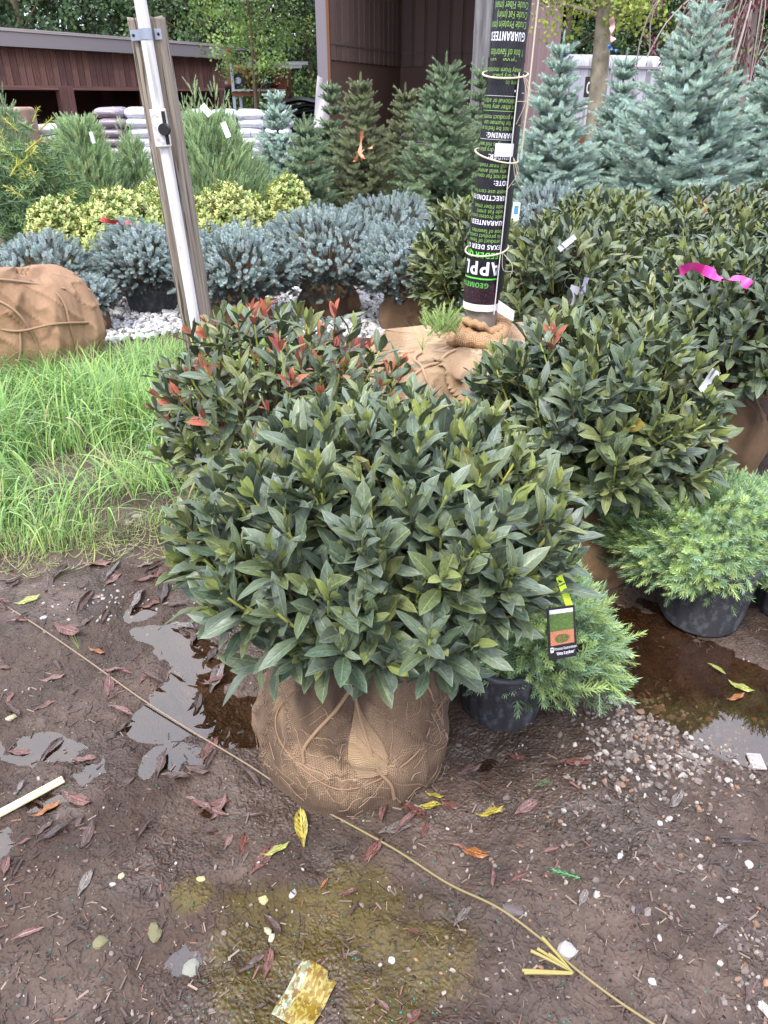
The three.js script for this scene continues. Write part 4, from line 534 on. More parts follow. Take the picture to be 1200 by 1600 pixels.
// ---------------------------------------------------------------- rack with two machines, stacked coils
{
  const D = 17.5, at = (px, py) => P(px, py, D), z0 = -D, galv = std({ color: col(0.45, 0.46, 0.46), roughness: 0.55, metalness: 0.4 });
  const t = thing('storage_rack', 'rusty steel rack holding two engine machines beside the bay', 'rack', [at(420, 150).x, 0, z0]), X = (px) => at(px, 130).x - t.position.x, Y = (py) => at(420, py).y;
  for (const [px, top] of [[364, 100], [446, 99], [503, 101]]) for (const dz of [0, -0.8]) part('upright', boxG(0.06, Y(top), 0.06, X(px), Y(top) / 2, dz), px === 364 ? steel : rust, t);
  part('beam', boxG(X(483) - X(388), 0.06, 0.08, (X(483) + X(388)) / 2, Y(99), 0.05), galv, t); part('beam', boxG(X(474) - X(390), 0.05, 0.06, (X(474) + X(390)) / 2, Y(102) - 0.03, 0.13), galv, t);
  part('shelf', boxG(X(446) - X(362), 0.08, 0.9, (X(446) + X(362)) / 2, Y(147), -0.4), rust, t); part('shelf_rail', boxG(X(446) - X(362), 0.03, 0.03, (X(446) + X(362)) / 2, Y(141), 0.06), galv, t);
  const mach = (px, c, label, w) => { const g = thing('engine_machine', label, 'machine', [at(px, 130).x, Y(145), z0 - 0.35], 'machines on the rack'); const pm = std({ color: col(...c), roughness: 0.45 });
    part('housing', new RoundedBoxGeometry(w, 0.42, 0.5, 4, 0.08).translate(0, 0.30, 0), pm, g); part('intake', new THREE.CylinderGeometry(0.15, 0.15, 0.06, 24).rotateX(Math.PI / 2).translate(0.0, 0.22, 0.26), black, g); part('hub', new THREE.CylinderGeometry(0.06, 0.06, 0.08, 16).rotateX(Math.PI / 2).translate(0, 0.22, 0.27), steel, g); part('engine', new RoundedBoxGeometry(w * 0.7, 0.3, 0.4, 3, 0.05).translate(0.05, 0.64, -0.05), black, g); part('chute', new THREE.CylinderGeometry(0.07, 0.1, 0.3, 14).translate(-0.18, 0.62, 0.1), pm, g); for (const x of [-1, 1]) part('wheel', new THREE.CylinderGeometry(0.12, 0.12, 0.08, 20).rotateZ(Math.PI / 2).translate(x * w * 0.56, 0.12, 0), black, g); };
  mach(372, [0.20, 0.06, 0.012], 'orange engine machine at the left of the rack', 0.5); mach(414, [0.20, 0.022, 0.014], 'red engine machine at the right of the rack', 0.55);
  const mm = part('engine_cover', new RoundedBoxGeometry(0.22, 0.26, 0.3, 3, 0.04), std({ color: col(0.25, 0.05, 0.02), roughness: 0.5 }), scene); mm.position.set(at(436, 135).x, Y(145) + 0.17, z0 - 0.3); tag(mm, 'small orange-red engine cover at the end of the rack', 'machine');
  for (let k = 0; k < 11; k++) { const w = 1.0 + 0.06 * Math.sin(k * 2), g = surf(20, 8, (u, v) => { const q = v * 6.2832, x = (u - 0.5) * w, e = Math.pow(Math.max(0.02, 1 - Math.pow(Math.abs(u - 0.5) * 2, 6)), 0.5); return { p: V(x, 0.05 * e * Math.sin(q) + 0.025 * Math.sin(u * 9 + k), 0.3 * e * Math.cos(q)), uv: [u, v] }; }); const m = part('black_bag', g, std({ color: col(0.014, 0.017, 0.024), roughness: 0.5 }), scene); m.position.set(at(477, 150).x + 0.03 * Math.sin(k * 3), 0.06 + k * 0.1 + 0.25, z0 + 0.2); tag(m, ['bottom', 'second', 'third', 'fourth', 'fifth', 'sixth', 'seventh', 'eighth', 'ninth', 'tenth', 'topmost'][k] + ' black sack from the ground in the stack beside the bay', 'sack', 'stacked black sacks'); }
  const pal = part('timber_pallet', boxG(1.1, 0.22, 0.7), rust, scene); pal.position.set(at(477, 150).x, 0.11, z0 + 0.2); tag(pal, 'low rusty base under the black sack stack', 'pallet');
}
// ---------------------------------------------------------------- white trailer
{
  const A = P(846, 130, 20), B = P(1030, 130, 21.5), [t, L] = frameGroup('white_trailer', 'white box trailer with streaked sides behind the blue spruces', 'trailer', A, B), hT = P(930, 84, 20.5).y, skin = (() => { const m = dataTex(256, (u, v) => { const k = 0.84 - 0.28 * smooth(0.5, 0.8, fbm(u * 40, v * 1.5, 4, 4)); return [k, k, k * 1.01]; }); return std({ map: m, color: col(0.75, 0.75, 0.77), roughness: 0.5 }); })();
  const g = surf(1, 16, (u, v) => { const q = v < 0.7 ? v / 0.7 : 1, c = v < 0.7 ? 0 : (v - 0.7) / 0.3 * Math.PI / 2; return { p: V(u * L, 0.55 + q * (hT - 0.8) + 0.25 * Math.sin(c), 0.0 - 0.25 * (1 - Math.cos(c))), uv: [u * 2, v] }; });
  part('side_panel', g, skin, t); part('body', boxG(L, hT - 0.6, 2.2, L / 2, 0.55 + (hT - 0.6) / 2, -1.36), skin, t); part('top_rail', boxG(L, 0.05, 0.04, L / 2, hT - 0.27, 0.03), greyTrim, t); part('frame_rail', boxG(L, 0.16, 0.1, L / 2, 0.46, -0.1), black, t);
  for (let i = 1; i < 5; i++) part('panel_rib', boxG(0.03, hT - 0.85, 0.02, L * i / 5, 0.55 + (hT - 0.85) / 2, 0.012), skin, t);
  for (const x of [0.35, 0.55]) part('wheel', new THREE.CylinderGeometry(0.33, 0.33, 0.2, 24).rotateX(Math.PI / 2).translate(L * x, 0.33, -0.15), black, t);
  const cv = document.createElement('canvas'); cv.width = 128; cv.height = 64; const x = cv.getContext('2d'); x.fillStyle = '#24262a'; x.fillRect(0, 0, 128, 64); x.fillStyle = '#d8dadd'; x.font = 'bold 50px sans-serif'; x.fillText('OON', 10, 52); const tx = new THREE.CanvasTexture(cv); tx.colorSpace = THREE.SRGBColorSpace;
  const s = part('sign', boxG(0.42, 0.4, 0.03), std({ map: tx, roughness: 0.6 }), scene); s.position.copy(P(928, 136, 19)); tag(s, 'small black sign with white letters in front of the trailer', 'sign'); const sp2 = part('sign_post', boxG(0.05, 1.5, 0.05), rust, scene); sp2.position.copy(s.position).setY(0.75); sp2.position.z -= 0.05; tag(sp2, 'thin post carrying the small black sign', 'post');
  const tl = part('white_tank', new RoundedBoxGeometry(0.55, 0.5, 0.5, 4, 0.08), skin, scene); tl.position.copy(P(900, 152, 18)).setY(1.0); tag(tl, 'white boxy tank peeking between the spruces before the trailer', 'tank'); const tb = part('tank_stand', boxG(0.5, 0.76, 0.45), rust, scene); tb.position.copy(tl.position).setY(0.37); tag(tb, 'rusty stand under the white boxy tank', 'stand');
}
// ---------------------------------------------------------------- stacked sacks on pallets
{
  const sackTex = (k) => { const cv = document.createElement('canvas'); cv.width = 128; cv.height = 128; const x = cv.getContext('2d'), r = mulberry(k + 5); x.fillStyle = k === 1 ? '#8d8088' : '#dfe0e6'; x.fillRect(0, 0, 128, 128); for (let i = 0; i < 70; i++) { x.fillStyle = k === 1 ? ['#75687a', '#c4bac4', '#e4e0e6'][i % 3] : ['#f4f4f6', '#b9bcc6', '#9aa79c', '#c9cbd6'][i % 4]; x.fillRect(r() * 128, r() * 128, 3 + r() * 22, 1 + r() * 4); } const t = new THREE.CanvasTexture(cv); t.colorSpace = THREE.SRGBColorSpace; t.wrapS = t.wrapT = THREE.RepeatWrapping; return std({ map: t, roughness: 0.4 }); };
  const mats = [sackTex(0), sackTex(1), sackTex(2)], geos = [0, 1, 2].map((k) => surf(24, 14, (u, v) => { const a = u * 6.2832, b = (v - 0.5) * Math.PI, cx = Math.sign(Math.cos(a)) * Math.pow(Math.abs(Math.cos(a)), 0.45), cz = Math.sign(Math.sin(a)) * Math.pow(Math.abs(Math.sin(a)), 0.45), cb = Math.pow(Math.max(0, Math.cos(b)), 0.45), n = (fbm(Math.cos(a) * 2 + 5 + k * 3, Math.sin(a) * 2 + v * 3 + 5, k + 2, 3) - 0.5); return { p: V(cx * cb * 0.29 * (1 + n * 0.1), Math.sin(b) * 0.072 + n * 0.03, cz * cb * 0.2 * (1 + n * 0.1)), uv: [u * 3, v * 1.5] }; }, true));
  const ord = ['bottom', 'second', 'third', 'fourth', 'fifth', 'sixth', 'seventh', 'eighth', 'ninth'];
  const stack = (px, D, base, cols, layers, where, kinds, turn = 0) => { const c = P(px, 250, D); const pl = thing('pallet', 'wooden pallet under the ' + where, 'pallet', [c.x, 0, c.z], 'sack pallets', turn); part('deck', boxG(cols * 0.42, 0.03, 0.6, 0, 0.13, 0), timber[2], pl); for (const x of [-0.4, 0, 0.4]) part('bearer', boxG(0.08, 0.11, 0.6, x * cols * 0.45, 0.058, 0), timber[1], pl); if (base > 0.15) part('paver_layer', boxG(cols * 0.40, base - 0.15, 0.55, 0, 0.148 + (base - 0.15) / 2, 0), std({ color: col(0.36, 0.22, 0.19), roughness: 0.9 }), pl);
    for (let l = 0; l < layers; l++) for (let k = 0; k < cols; k++) { const m = part('sack', geos[(l + k) % 3], mats[kinds[k % kinds.length]], scene); m.position.set(c.x + (k - (cols - 1) / 2) * 0.40 + 0.02 * Math.sin(l * 3 + k), base + 0.065 + l * 0.118, c.z + 0.02 * Math.cos(l * 5 + k)); m.rotation.y = Math.PI / 2 + (l % 2 ? 0.05 : -0.04) + turn; tag(m, `${kinds[k % kinds.length] === 1 ? 'purple' : 'white'} sack in layer ${ord[l].replace('bottom', 'one')}, column ${ord[k].replace('bottom', 'one')}, of ${where}`, 'sack', 'stacked sacks'); } };
  stack(212, 11.6, 0.42, 2, 7, 'stack left of the leaning post', [1, 0]);
  stack(378, 12.6, 0.50, 4, 6, 'wide stack behind the widest juniper', [0, 2]);
  stack(70, 12.8, 0.30, 2, 6, 'stack behind the thin juniper', [1, 2]);
  const st = (() => { const m = dataTex(128, (u, v) => { const k = 0.75 + 0.4 * (fbm(u * 6, v * 6, 4, 5) - 0.4); return [k, k * 0.93, k * 0.87]; }); return std({ map: m, color: col(0.58, 0.45, 0.37), roughness: 0.95 }); })();
  const b = part('stone_bale', new RoundedBoxGeometry(0.95, 1.26, 0.7, 4, 0.06), st, scene); b.position.copy(P(8, 250, 12.2)).setY(0.63); tag(b, 'pale sandy block standing before the timber shed at left edge', 'block');
}
// ---------------------------------------------------------------- woods behind
const clump = (() => { const r = mulberry(44), L = []; for (let i = 0; i < 26; i++) { const p = randDir(r).multiplyScalar(Math.cbrt(r()) * 0.9), d = randDir(r), s = d.clone().cross(UP).normalize().multiplyScalar(0.10), n = 0.24; L.push([p.clone(), p.clone().addScaledVector(d, n * 0.5).add(s), p.clone().addScaledVector(d, n).add(V(0, -0.04, 0)), p.clone().addScaledVector(d, n * 0.5).sub(s)]); } return quads(L); })();
const leafSoft = phys({ color: col(1, 1, 1), roughness: 0.92, transmission: 0.28, thickness: 0, side: THREE.DoubleSide });
function broadTree(o) {
  const r = mulberry(o.seed), t = thing('broadleaf_tree', o.label, 'tree', [o.x, 0, o.z], o.group || 'trees of the wood behind'), it = [], lim = [];
  part('trunk', taper(V(0, 0, 0), V(o.lean || 0, o.h * 0.8, 0), o.tr, o.tr * 0.35, V(0.1, 0, 0), 9, 8), o.bark || M.bark, t);
  for (let i = 0; i < o.n; i++) { const lay = Math.floor(r() * 7), yb = lerp(o.lowY, o.h, Math.pow((lay + r() * 0.7) / 7, 0.9)), f = (yb - o.lowY) / (o.h - o.lowY), R = o.r * Math.sin(Math.PI * clamp(0.22 + f * 0.74)) * (0.7 + 0.6 * fbm(lay * 3.1, r() * 4, o.seed, 2)), a = r() * 6.2832, q = Math.sqrt(0.15 + 0.85 * r()), p = V(Math.cos(a) * R * q, yb - 0.25 * q * o.r * 0.3 + (r() - .5) * 0.3, Math.sin(a) * R * q); it.push({ m: new THREE.Matrix4().compose(p, new THREE.Quaternion().setFromUnitVectors(UP, randDir(r)), V(1, 0.7, 1).multiplyScalar(o.cs * (0.7 + 0.6 * r()))), c: jit(r() < 0.4 ? o.c2 : o.c1, r, 0.35) }); if (i % 28 === 0) lim.push(taper(V(0, lerp(o.lowY * 0.6, o.h * 0.7, f), 0), p, o.tr * 0.25, 0.015, V(0, -0.1, 0), 5, 3)); }
  if (lim.length) part('limbs', mergeGeometries(lim), o.bark || M.bark, t, 'stuff'); inst('foliage', clump, leafSoft, it, t);
}
{
  const gA = { c1: [0.12, 0.21, 0.065], c2: [0.07, 0.13, 0.045] }, gB = { c1: [0.085, 0.16, 0.06], c2: [0.05, 0.10, 0.04] }, gC = { c1: [0.25, 0.38, 0.09], c2: [0.15, 0.25, 0.07] };
  const list = [[-120, 27, gB, 'dark tree above the far left end of the shed'], [40, 25, gB, 'dark tree over the shed roof at the left edge'], [150, 27, gA, 'green tree over the shed roof left of the post'], [270, 25.5, gB, 'deep green tree over the shed roof just right of the post'], [330, 24.5, gA, 'bright green tree overhanging the end of the shed'], [410, 25, gC, 'yellow-green tree hanging over the machine rack'], [480, 26, gB, 'dark tree between the rack and the storage bay'], [880, 27, gA, 'green tree right of the pink bay wall'], [960, 28, gB, 'dark tree behind the trailer'], [1060, 27, gA, 'green tree behind the tallest blue spruce'], [1170, 28, gB, 'dark tree at the far right edge'], [600, 30, gB, 'dark tree behind the storage bay'], [740, 30, gB, 'dark tree hidden mostly by the storage bay']];
  list.forEach(([px, D, c, label], i) => { const p = P(px, 100, D); broadTree({ x: p.x, z: p.z, h: 9 + (i % 3), lowY: 0.7, r: 2.7, n: 900, cs: 0.42, tr: 0.16, seed: 500 + i * 7, label, ...c }); });
  { const p = P(392, 100, 16.7); broadTree({ x: p.x, z: p.z, h: 5, lowY: 1.75, r: 0.95, n: 260, cs: 0.26, tr: 0.05, seed: 640, label: 'small bright green tree whose leaves hang before the machines', ...gC }); }
  // dense undergrowth closing the wood
  const r = mulberry(601), it = []; for (let i = 0; i < 5200; i++) { const x = (r() - 0.5) * 60, z = -29.5 - r() * 3.5, y = r() * 9; it.push({ m: new THREE.Matrix4().compose(V(x, y, z), new THREE.Quaternion().setFromUnitVectors(UP, randDir(r)), V(1, 1, 1).multiplyScalar(0.75 + 0.4 * r())), c: jit([0.065, 0.12, 0.045], r, 0.4) }); }
  tag(inst('woods', clump, leafSoft, it, scene), 'dark dense wood closing off the yard', 'woods');
  // tree with grey trunk and young yellow-green leaves in front of the trailer
  const gb = (() => { const m = dataTex(128, (u, v) => { const k = 0.5 + 0.4 * fbm(u * 12, v * 8, 3, 5); return [k, k * 0.97, k * 0.88]; }); return std({ map: m, bumpMap: m, bumpScale: 0.02, roughness: 0.95, color: col(0.62, 0.58, 0.5) }); })();
  const D = 13.5, p = P(938, 150, D), t = thing('young_maple', 'grey trunked tree with yellow-green leaves in front of the trailer', 'tree', [p.x, 0, p.z]);
  const q = (px, py, dz = 0) => P(px, py, D + dz).sub(t.position); part('trunk', taper(V(0, 0, 0), q(953, -60), 0.15, 0.12, null, 14, 10), gb, t);
  const it2 = [], r2 = mulberry(611); for (const [x, y] of [[1010, -20], [880, -30], [1040, 8], [860, 5], [920, -60], [1000, -80], [960, -120]]) { const e = q(x, y, (r2() - 0.5) * 2); part('limb', taper(q(951, y > -40 ? 34 : 0), e, 0.05, 0.012, V(0, 0.1, 0), 7, 6), gb, t); for (let i = 0; i < 12; i++) { const s = 0.5 + 0.6 * r2(), c = q(951, 30).lerp(e, s).addScaledVector(randDir(r2), 0.35); it2.push({ m: new THREE.Matrix4().compose(c, new THREE.Quaternion().setFromUnitVectors(UP, randDir(r2)), V(1, 1, 1).multiplyScalar(0.24 + 0.14 * r2())), c: jit([0.34, 0.42, 0.07], r2, 0.3) }); } }
  inst('foliage', clump, leafSoft, it2, t);
  // weeping purple-leaved tree with bare arching twigs
  const D2 = 10.8, p3 = P(1150, 150, D2), w = thing('weeping_tree', 'weeping tree with bare arching twigs and purple leaves at right', 'tree', [p3.x, 0, p3.z]), r3 = mulberry(621), tw = [], it3 = [], paleB = std({ color: col(0.36, 0.29, 0.26), roughness: 0.9 });
  part('trunk', taper(V(0.1, 0, -0.2), V(0, 2.5, 0), 0.045, 0.03, V(0.15, 0, 0), 10, 8), paleB, w);
  for (let i = 0; i < 120; i++) { const a = r3() * 6.2832, R = 0.35 + 0.95 * r3(), top = 2.45 + 0.7 * r3(), y1 = 0.9 + r3() * 1.2, pts = [V(0, 2.35, 0), V(Math.cos(a) * R * 0.5, top, Math.sin(a) * R * 0.5), V(Math.cos(a) * R * 0.95 + (r3() - .5) * .2, lerp(top, y1, 0.45), Math.sin(a) * R * 0.95), V(Math.cos(a) * R * 1.05 + (r3() - .5) * .3, y1, Math.sin(a) * R * 1.05)], cr = new THREE.CatmullRomCurve3(pts); tw.push(new THREE.TubeGeometry(cr, 12, 0.004 + 0.007 * r3(), 4)); for (let k = 0; k < 26; k++) { const c = cr.getPoint(0.3 + 0.7 * r3()).addScaledVector(randDir(r3), 0.06); it3.push({ m: along(c, V(r3() - .5, -0.6, r3() - .5), randDir(r3), 0.05 + 0.035 * r3()), c: jit(r3() < 0.75 ? [0.16, 0.04, 0.06] : [0.14, 0.16, 0.05], r3, 0.4) }); } }
  part('twigs', mergeGeometries(tw), paleB, w, 'stuff'); inst('foliage', leafGeos[0], std({ color: col(1.2, 1.1, 1.1), roughness: 0.6, side: THREE.DoubleSide }), it3, w);
}

// ---------------------------------------------------------------- white gravel bed
const stoneGeo = (seed) => { const g = new THREE.IcosahedronGeometry(1, 1), p = g.attributes.position; for (let i = 0; i < p.count; i++) { const v = V(p.getX(i), p.getY(i), p.getZ(i)), k = 0.45 + 1.1 * fbm(v.x * 1.6 + 5 + seed, v.y * 1.6 + v.z * 1.4 + 5, seed, 2); p.setXYZ(i, v.x * k, v.y * k * 0.7, v.z * k * 0.9); } g.computeVertexNormals(); return g; };
const stones = [1, 2, 3].map(stoneGeo), stoneMat = std({ color: col(1, 1, 1), roughness: 0.85, flatShading: true });
function scatter(r, p, s, c) { return { m: new THREE.Matrix4().compose(p, new THREE.Quaternion().setFromUnitVectors(UP, randDir(r)), V(s, s * 0.8, s)), c }; }
{
  const r = mulberry(701), sets = [[], [], []];
  for (let i = 0; i < 15000; i++) { const z = -4.75 - Math.pow(r(), 1.2) * 3.2, x = lerp(-3.6, 0.75, r()); if (z > -4.9 - 0.25 * fbm(x * 3, 2, 5, 2) + 0.2) continue; const g = 0.45 + 0.35 * r(), y = gy(x, z); sets[i % 3].push(scatter(r, V(x, y + 0.004 + 0.012 * r(), z), 0.011 + 0.015 * r(), r() < 0.12 ? col(0.2, 0.18, 0.16) : col(g, g * 0.985, g * 0.96))); }
  const t = new THREE.Group(); t.name = 'gravel'; scene.add(t); tag(t, 'bed of white gravel under the blue globe spruces', 'gravel', null, 'stuff'); sets.forEach((s, k) => inst('gravel', stones[k], stoneMat, s, t));
}
// ---------------------------------------------------------------- long grass
{
  const blade = (bend, w, seg = 6) => { const pos = [], idx = []; let p = V(0, 0, 0), a = 0; for (let i = 0; i <= seg; i++) { const t = i / seg, hw = w * (1 - Math.pow(t, 2.2)) * 0.5 + 0.0006; pos.push(-hw, p.y, p.z + hw * 0.3, 0, p.y, p.z, hw, p.y, p.z + hw * 0.3); a = bend * Math.pow(t, 1.3); p = p.clone().add(V(0, Math.cos(a) / seg, Math.sin(a) / seg)); } for (let i = 0; i < seg; i++) { const b = i * 3; idx.push(b, b + 1, b + 3, b + 1, b + 4, b + 3, b + 1, b + 2, b + 4, b + 2, b + 5, b + 4); } const g = new THREE.BufferGeometry(); g.setAttribute('position', new THREE.Float32BufferAttribute(pos, 3)); g.setIndex(idx); g.computeVertexNormals(); return g; };
  const geos = [blade(1.1, 0.022), blade(1.9, 0.024), blade(2.6, 0.02), blade(0.6, 0.018)], sets = [[], [], [], []], r = mulberry(711), gm = phys({ color: col(1, 1, 1), roughness: 0.9, transmission: 0.32, thickness: 0, side: THREE.DoubleSide }), straw = G(150, 735);
  const tuft = []; for (let i = 0; i < 260; i++) tuft.push([lerp(-3.3, -0.5, r()), lerp(-5.0, -2.15, r()), r() * 6.28, 0.6 + 0.85 * r(), 0.1 + 0.5 * r()]);
  for (let i = 0; i < 36000; i++) {
    const tf = tuft[Math.floor(r() * tuft.length)], x = tf[0] + (r() + r() - 1) * 0.22, z = tf[1] + (r() + r() - 1) * 0.22, n = fbm(x * 3 + 9, z * 3 + 9, 13, 3), front = -2.14 - 0.34 * smooth(-1.2, -0.5, x) - (n - 0.5) * 0.25;
    if (z > front || z < -4.5 - (n - 0.5) * 0.5 || x > -0.42) continue;
    const ds = Math.hypot((x - straw.x) / 0.32, (z - straw.z) / 0.2), dead = ds < 1 && r() < 0.8, edge = smooth(front + 0.02, front - 0.12 - 0.2 * r(), z), k = dead ? 2 : Math.floor(r() * 4), L = (dead ? 0.14 : (0.15 + 0.17 * r()) * lerp(1, 0.55, smooth(-3.4, -4.6, z))) * (0.35 + 0.65 * edge) * (ds < 1.4 ? 0.6 : 1) * tf[3], a = tf[2] + (r() - 0.5) * 2.2, tilt = dead ? 1.2 : 0.05 + tf[4] * (0.5 + r()), d = V(Math.sin(a) * Math.sin(tilt), Math.cos(tilt), Math.cos(a) * Math.sin(tilt));
    const c = dead || r() < 0.04 + 0.15 * (1 - edge) ? jit([0.46, 0.39, 0.20], r, 0.25) : jit(r() < 0.4 ? [0.33, 0.50, 0.12] : r() < 0.6 ? [0.24, 0.42, 0.11] : [0.17, 0.33, 0.10], r, 0.22);
    sets[k].push({ m: along(V(x, gy(x, z) - 0.004, z), d, V(Math.sin(a), 0, Math.cos(a)), [L, L, L]), c });
  }
  for (let i = 0; i < 520; i++) { const px = r() * 330, py = 840 + Math.pow(r(), 1.6) * 70 - px * 0.1, p = onGround(px, py), a = r() * 6.28; sets[2].push({ m: along(p.clone().add(V(0, 0.006, 0)), V(Math.sin(a), 0.02 + 0.06 * r(), Math.cos(a)), UP, 0.06 + 0.08 * r()), c: jit(r() < 0.65 ? [0.46, 0.42, 0.20] : [0.30, 0.42, 0.09], r, 0.25) }); }
  const t = new THREE.Group(); t.name = 'grass'; scene.add(t); tag(t, 'long bright green grass with a flattened straw patch', 'grass', null, 'stuff'); sets.forEach((s, k) => inst('grass', geos[k], gm, s, t));
  // blades of grass by the stalk, on the tree ball
  const tf2 = thing('grass_tuft', 'small green grass tuft rooted on the tan burlap ball', 'grass tuft', P(660, 548, 2.62).toArray()); for (let k = 0; k < 7; k++) { const a = k * 0.9; const m = part('blade', geos[k % 2 ? 3 : 0], std({ color: col(0.22, 0.42, 0.07), roughness: 0.6, side: THREE.DoubleSide }), tf2); along(V(0, 0, 0), V(Math.sin(a) * 0.4, 1, Math.cos(a) * 0.4), V(Math.sin(a), 0, Math.cos(a)), 0.10 + 0.02 * (k % 3)).decompose(m.position, m.quaternion, m.scale); }
  const tf3 = thing('grass_sprout', 'thin green grass sprout beside the long dry stalk', 'grass tuft', onGround(125, 1018).toArray()); for (let k = 0; k < 4; k++) { const m = part('blade', geos[3], gm.clone(), tf3); m.material.color = col(0.28, 0.42, 0.1); along(V(0, 0, 0), V(-0.5 + 0.2 * k, 0.5, -0.3 + 0.1 * k), UP, 0.06 + 0.01 * k).decompose(m.position, m.quaternion, m.scale); }
  // feathery weed on the tree ball
  const wp = P(690, 520, 2.72), wd = thing('feathery_weed', 'pale feathery weed growing on the tan burlap ball', 'weed', wp.toArray()), ww = []; for (let i = 0; i < 60; i++) { const a = r() * 6.28; ww.push({ m: along(V((r() - .5) * .12, -0.01 + 0.05 * r(), (r() - .5) * .1), V(Math.sin(a) * 0.7, 0.8, Math.cos(a) * 0.7), UP, 0.04 + 0.05 * r()), c: jit([0.36, 0.48, 0.16], r, 0.3) }); } inst('sprays', feather, softMat, ww, wd);
}
// ---------------------------------------------------------------- grit, pebbles and plant scraps trodden into the mud
{
  const r = mulberry(721), sets = [[], [], []], patch = (px, py, sx, sy) => onGround(px + (r() + r() + r() - 1.5) * sx, py + (r() + r() + r() - 1.5) * sy), pc = () => { const q = r(), k = 0.6 + 0.5 * r(); return q < 0.6 ? col(0.22 * k, 0.175 * k, 0.15 * k) : q < 0.85 ? col(0.40 * k, 0.35 * k, 0.30 * k) : q < 0.9 ? col(0.42, 0.395, 0.355) : col(0.3 * k, 0.17 * k, 0.10 * k); };
  for (let i = 0; i < 950; i++) { const p = i < 520 ? patch(1040, 1165, 130, 80) : i < 640 ? patch(1000, 1110, 60, 50) : i < 700 ? patch(1170, 1500, 60, 110) : patch(1020, 1290, 300, 160); const s = i < 640 ? 0.004 + 0.009 * r() * r() : 0.003 + 0.006 * r() * r(); p.y += s * 0.15; sets[i % 3].push(scatter(r, p, s, pc())); }
  for (let i = 0; i < 900; i++) { const p = onGround(r() * 1200, 860 + 740 * r()), s = 0.0016 + 0.0045 * Math.pow(r(), 4); p.y += s * 0.3; sets[i % 3].push(scatter(r, p, s, pc())); }
  for (let i = 0; i < 50; i++) { const p = patch(170, 945, 120, 30), s = 0.002 + 0.004 * r(); p.y += s * 0.3; sets[i % 3].push(scatter(r, p, s, col(0.42, 0.39, 0.35))); }
  for (let i = 0; i < 200; i++) { const p = onGround(r() * 1200, 1200 + 400 * r()); p.y += 0.002; sets[i % 3].push(scatter(r, p, 0.0014 + 0.0007 * r(), col(0.02, 0.20, 0.15))); }
  const t = new THREE.Group(); t.name = 'pebbles'; scene.add(t); tag(t, 'small pebbles and grit pressed into the mud', 'pebbles', null, 'stuff'); sets.forEach((s, k) => inst('pebbles', stones[k], stoneMat, s, t));
  const bits = []; for (let i = 0; i < 5200; i++) { const p = onGround(r() * 1240 - 20, 850 + 760 * Math.pow(r(), 0.85)), a = r() * 6.28, L = 0.006 + 0.022 * r() * r(); p.y += 0.0015; const k = 0.4 + 0.8 * r(); bits.push({ m: along(p, V(Math.sin(a), (r() - 0.4) * 0.25, Math.cos(a)), UP, [L * (0.05 + 0.15 * r()), L, L * 0.08]), c: r() < 0.75 ? col(0.08 * k, 0.055 * k, 0.045 * k) : r() < 0.7 ? col(0.26 * k, 0.19 * k, 0.14 * k) : col(0.20 * k, 0.095 * k, 0.065 * k) }); }
  tag(inst('plant_debris', new THREE.BoxGeometry(1, 1, 1, 1, 2, 1).translate(0, 0.5, 0), std({ color: col(1, 1, 1), roughness: 0.7 }), bits, scene), 'dark scraps of twigs and rotted leaves over the mud', 'debris');
}
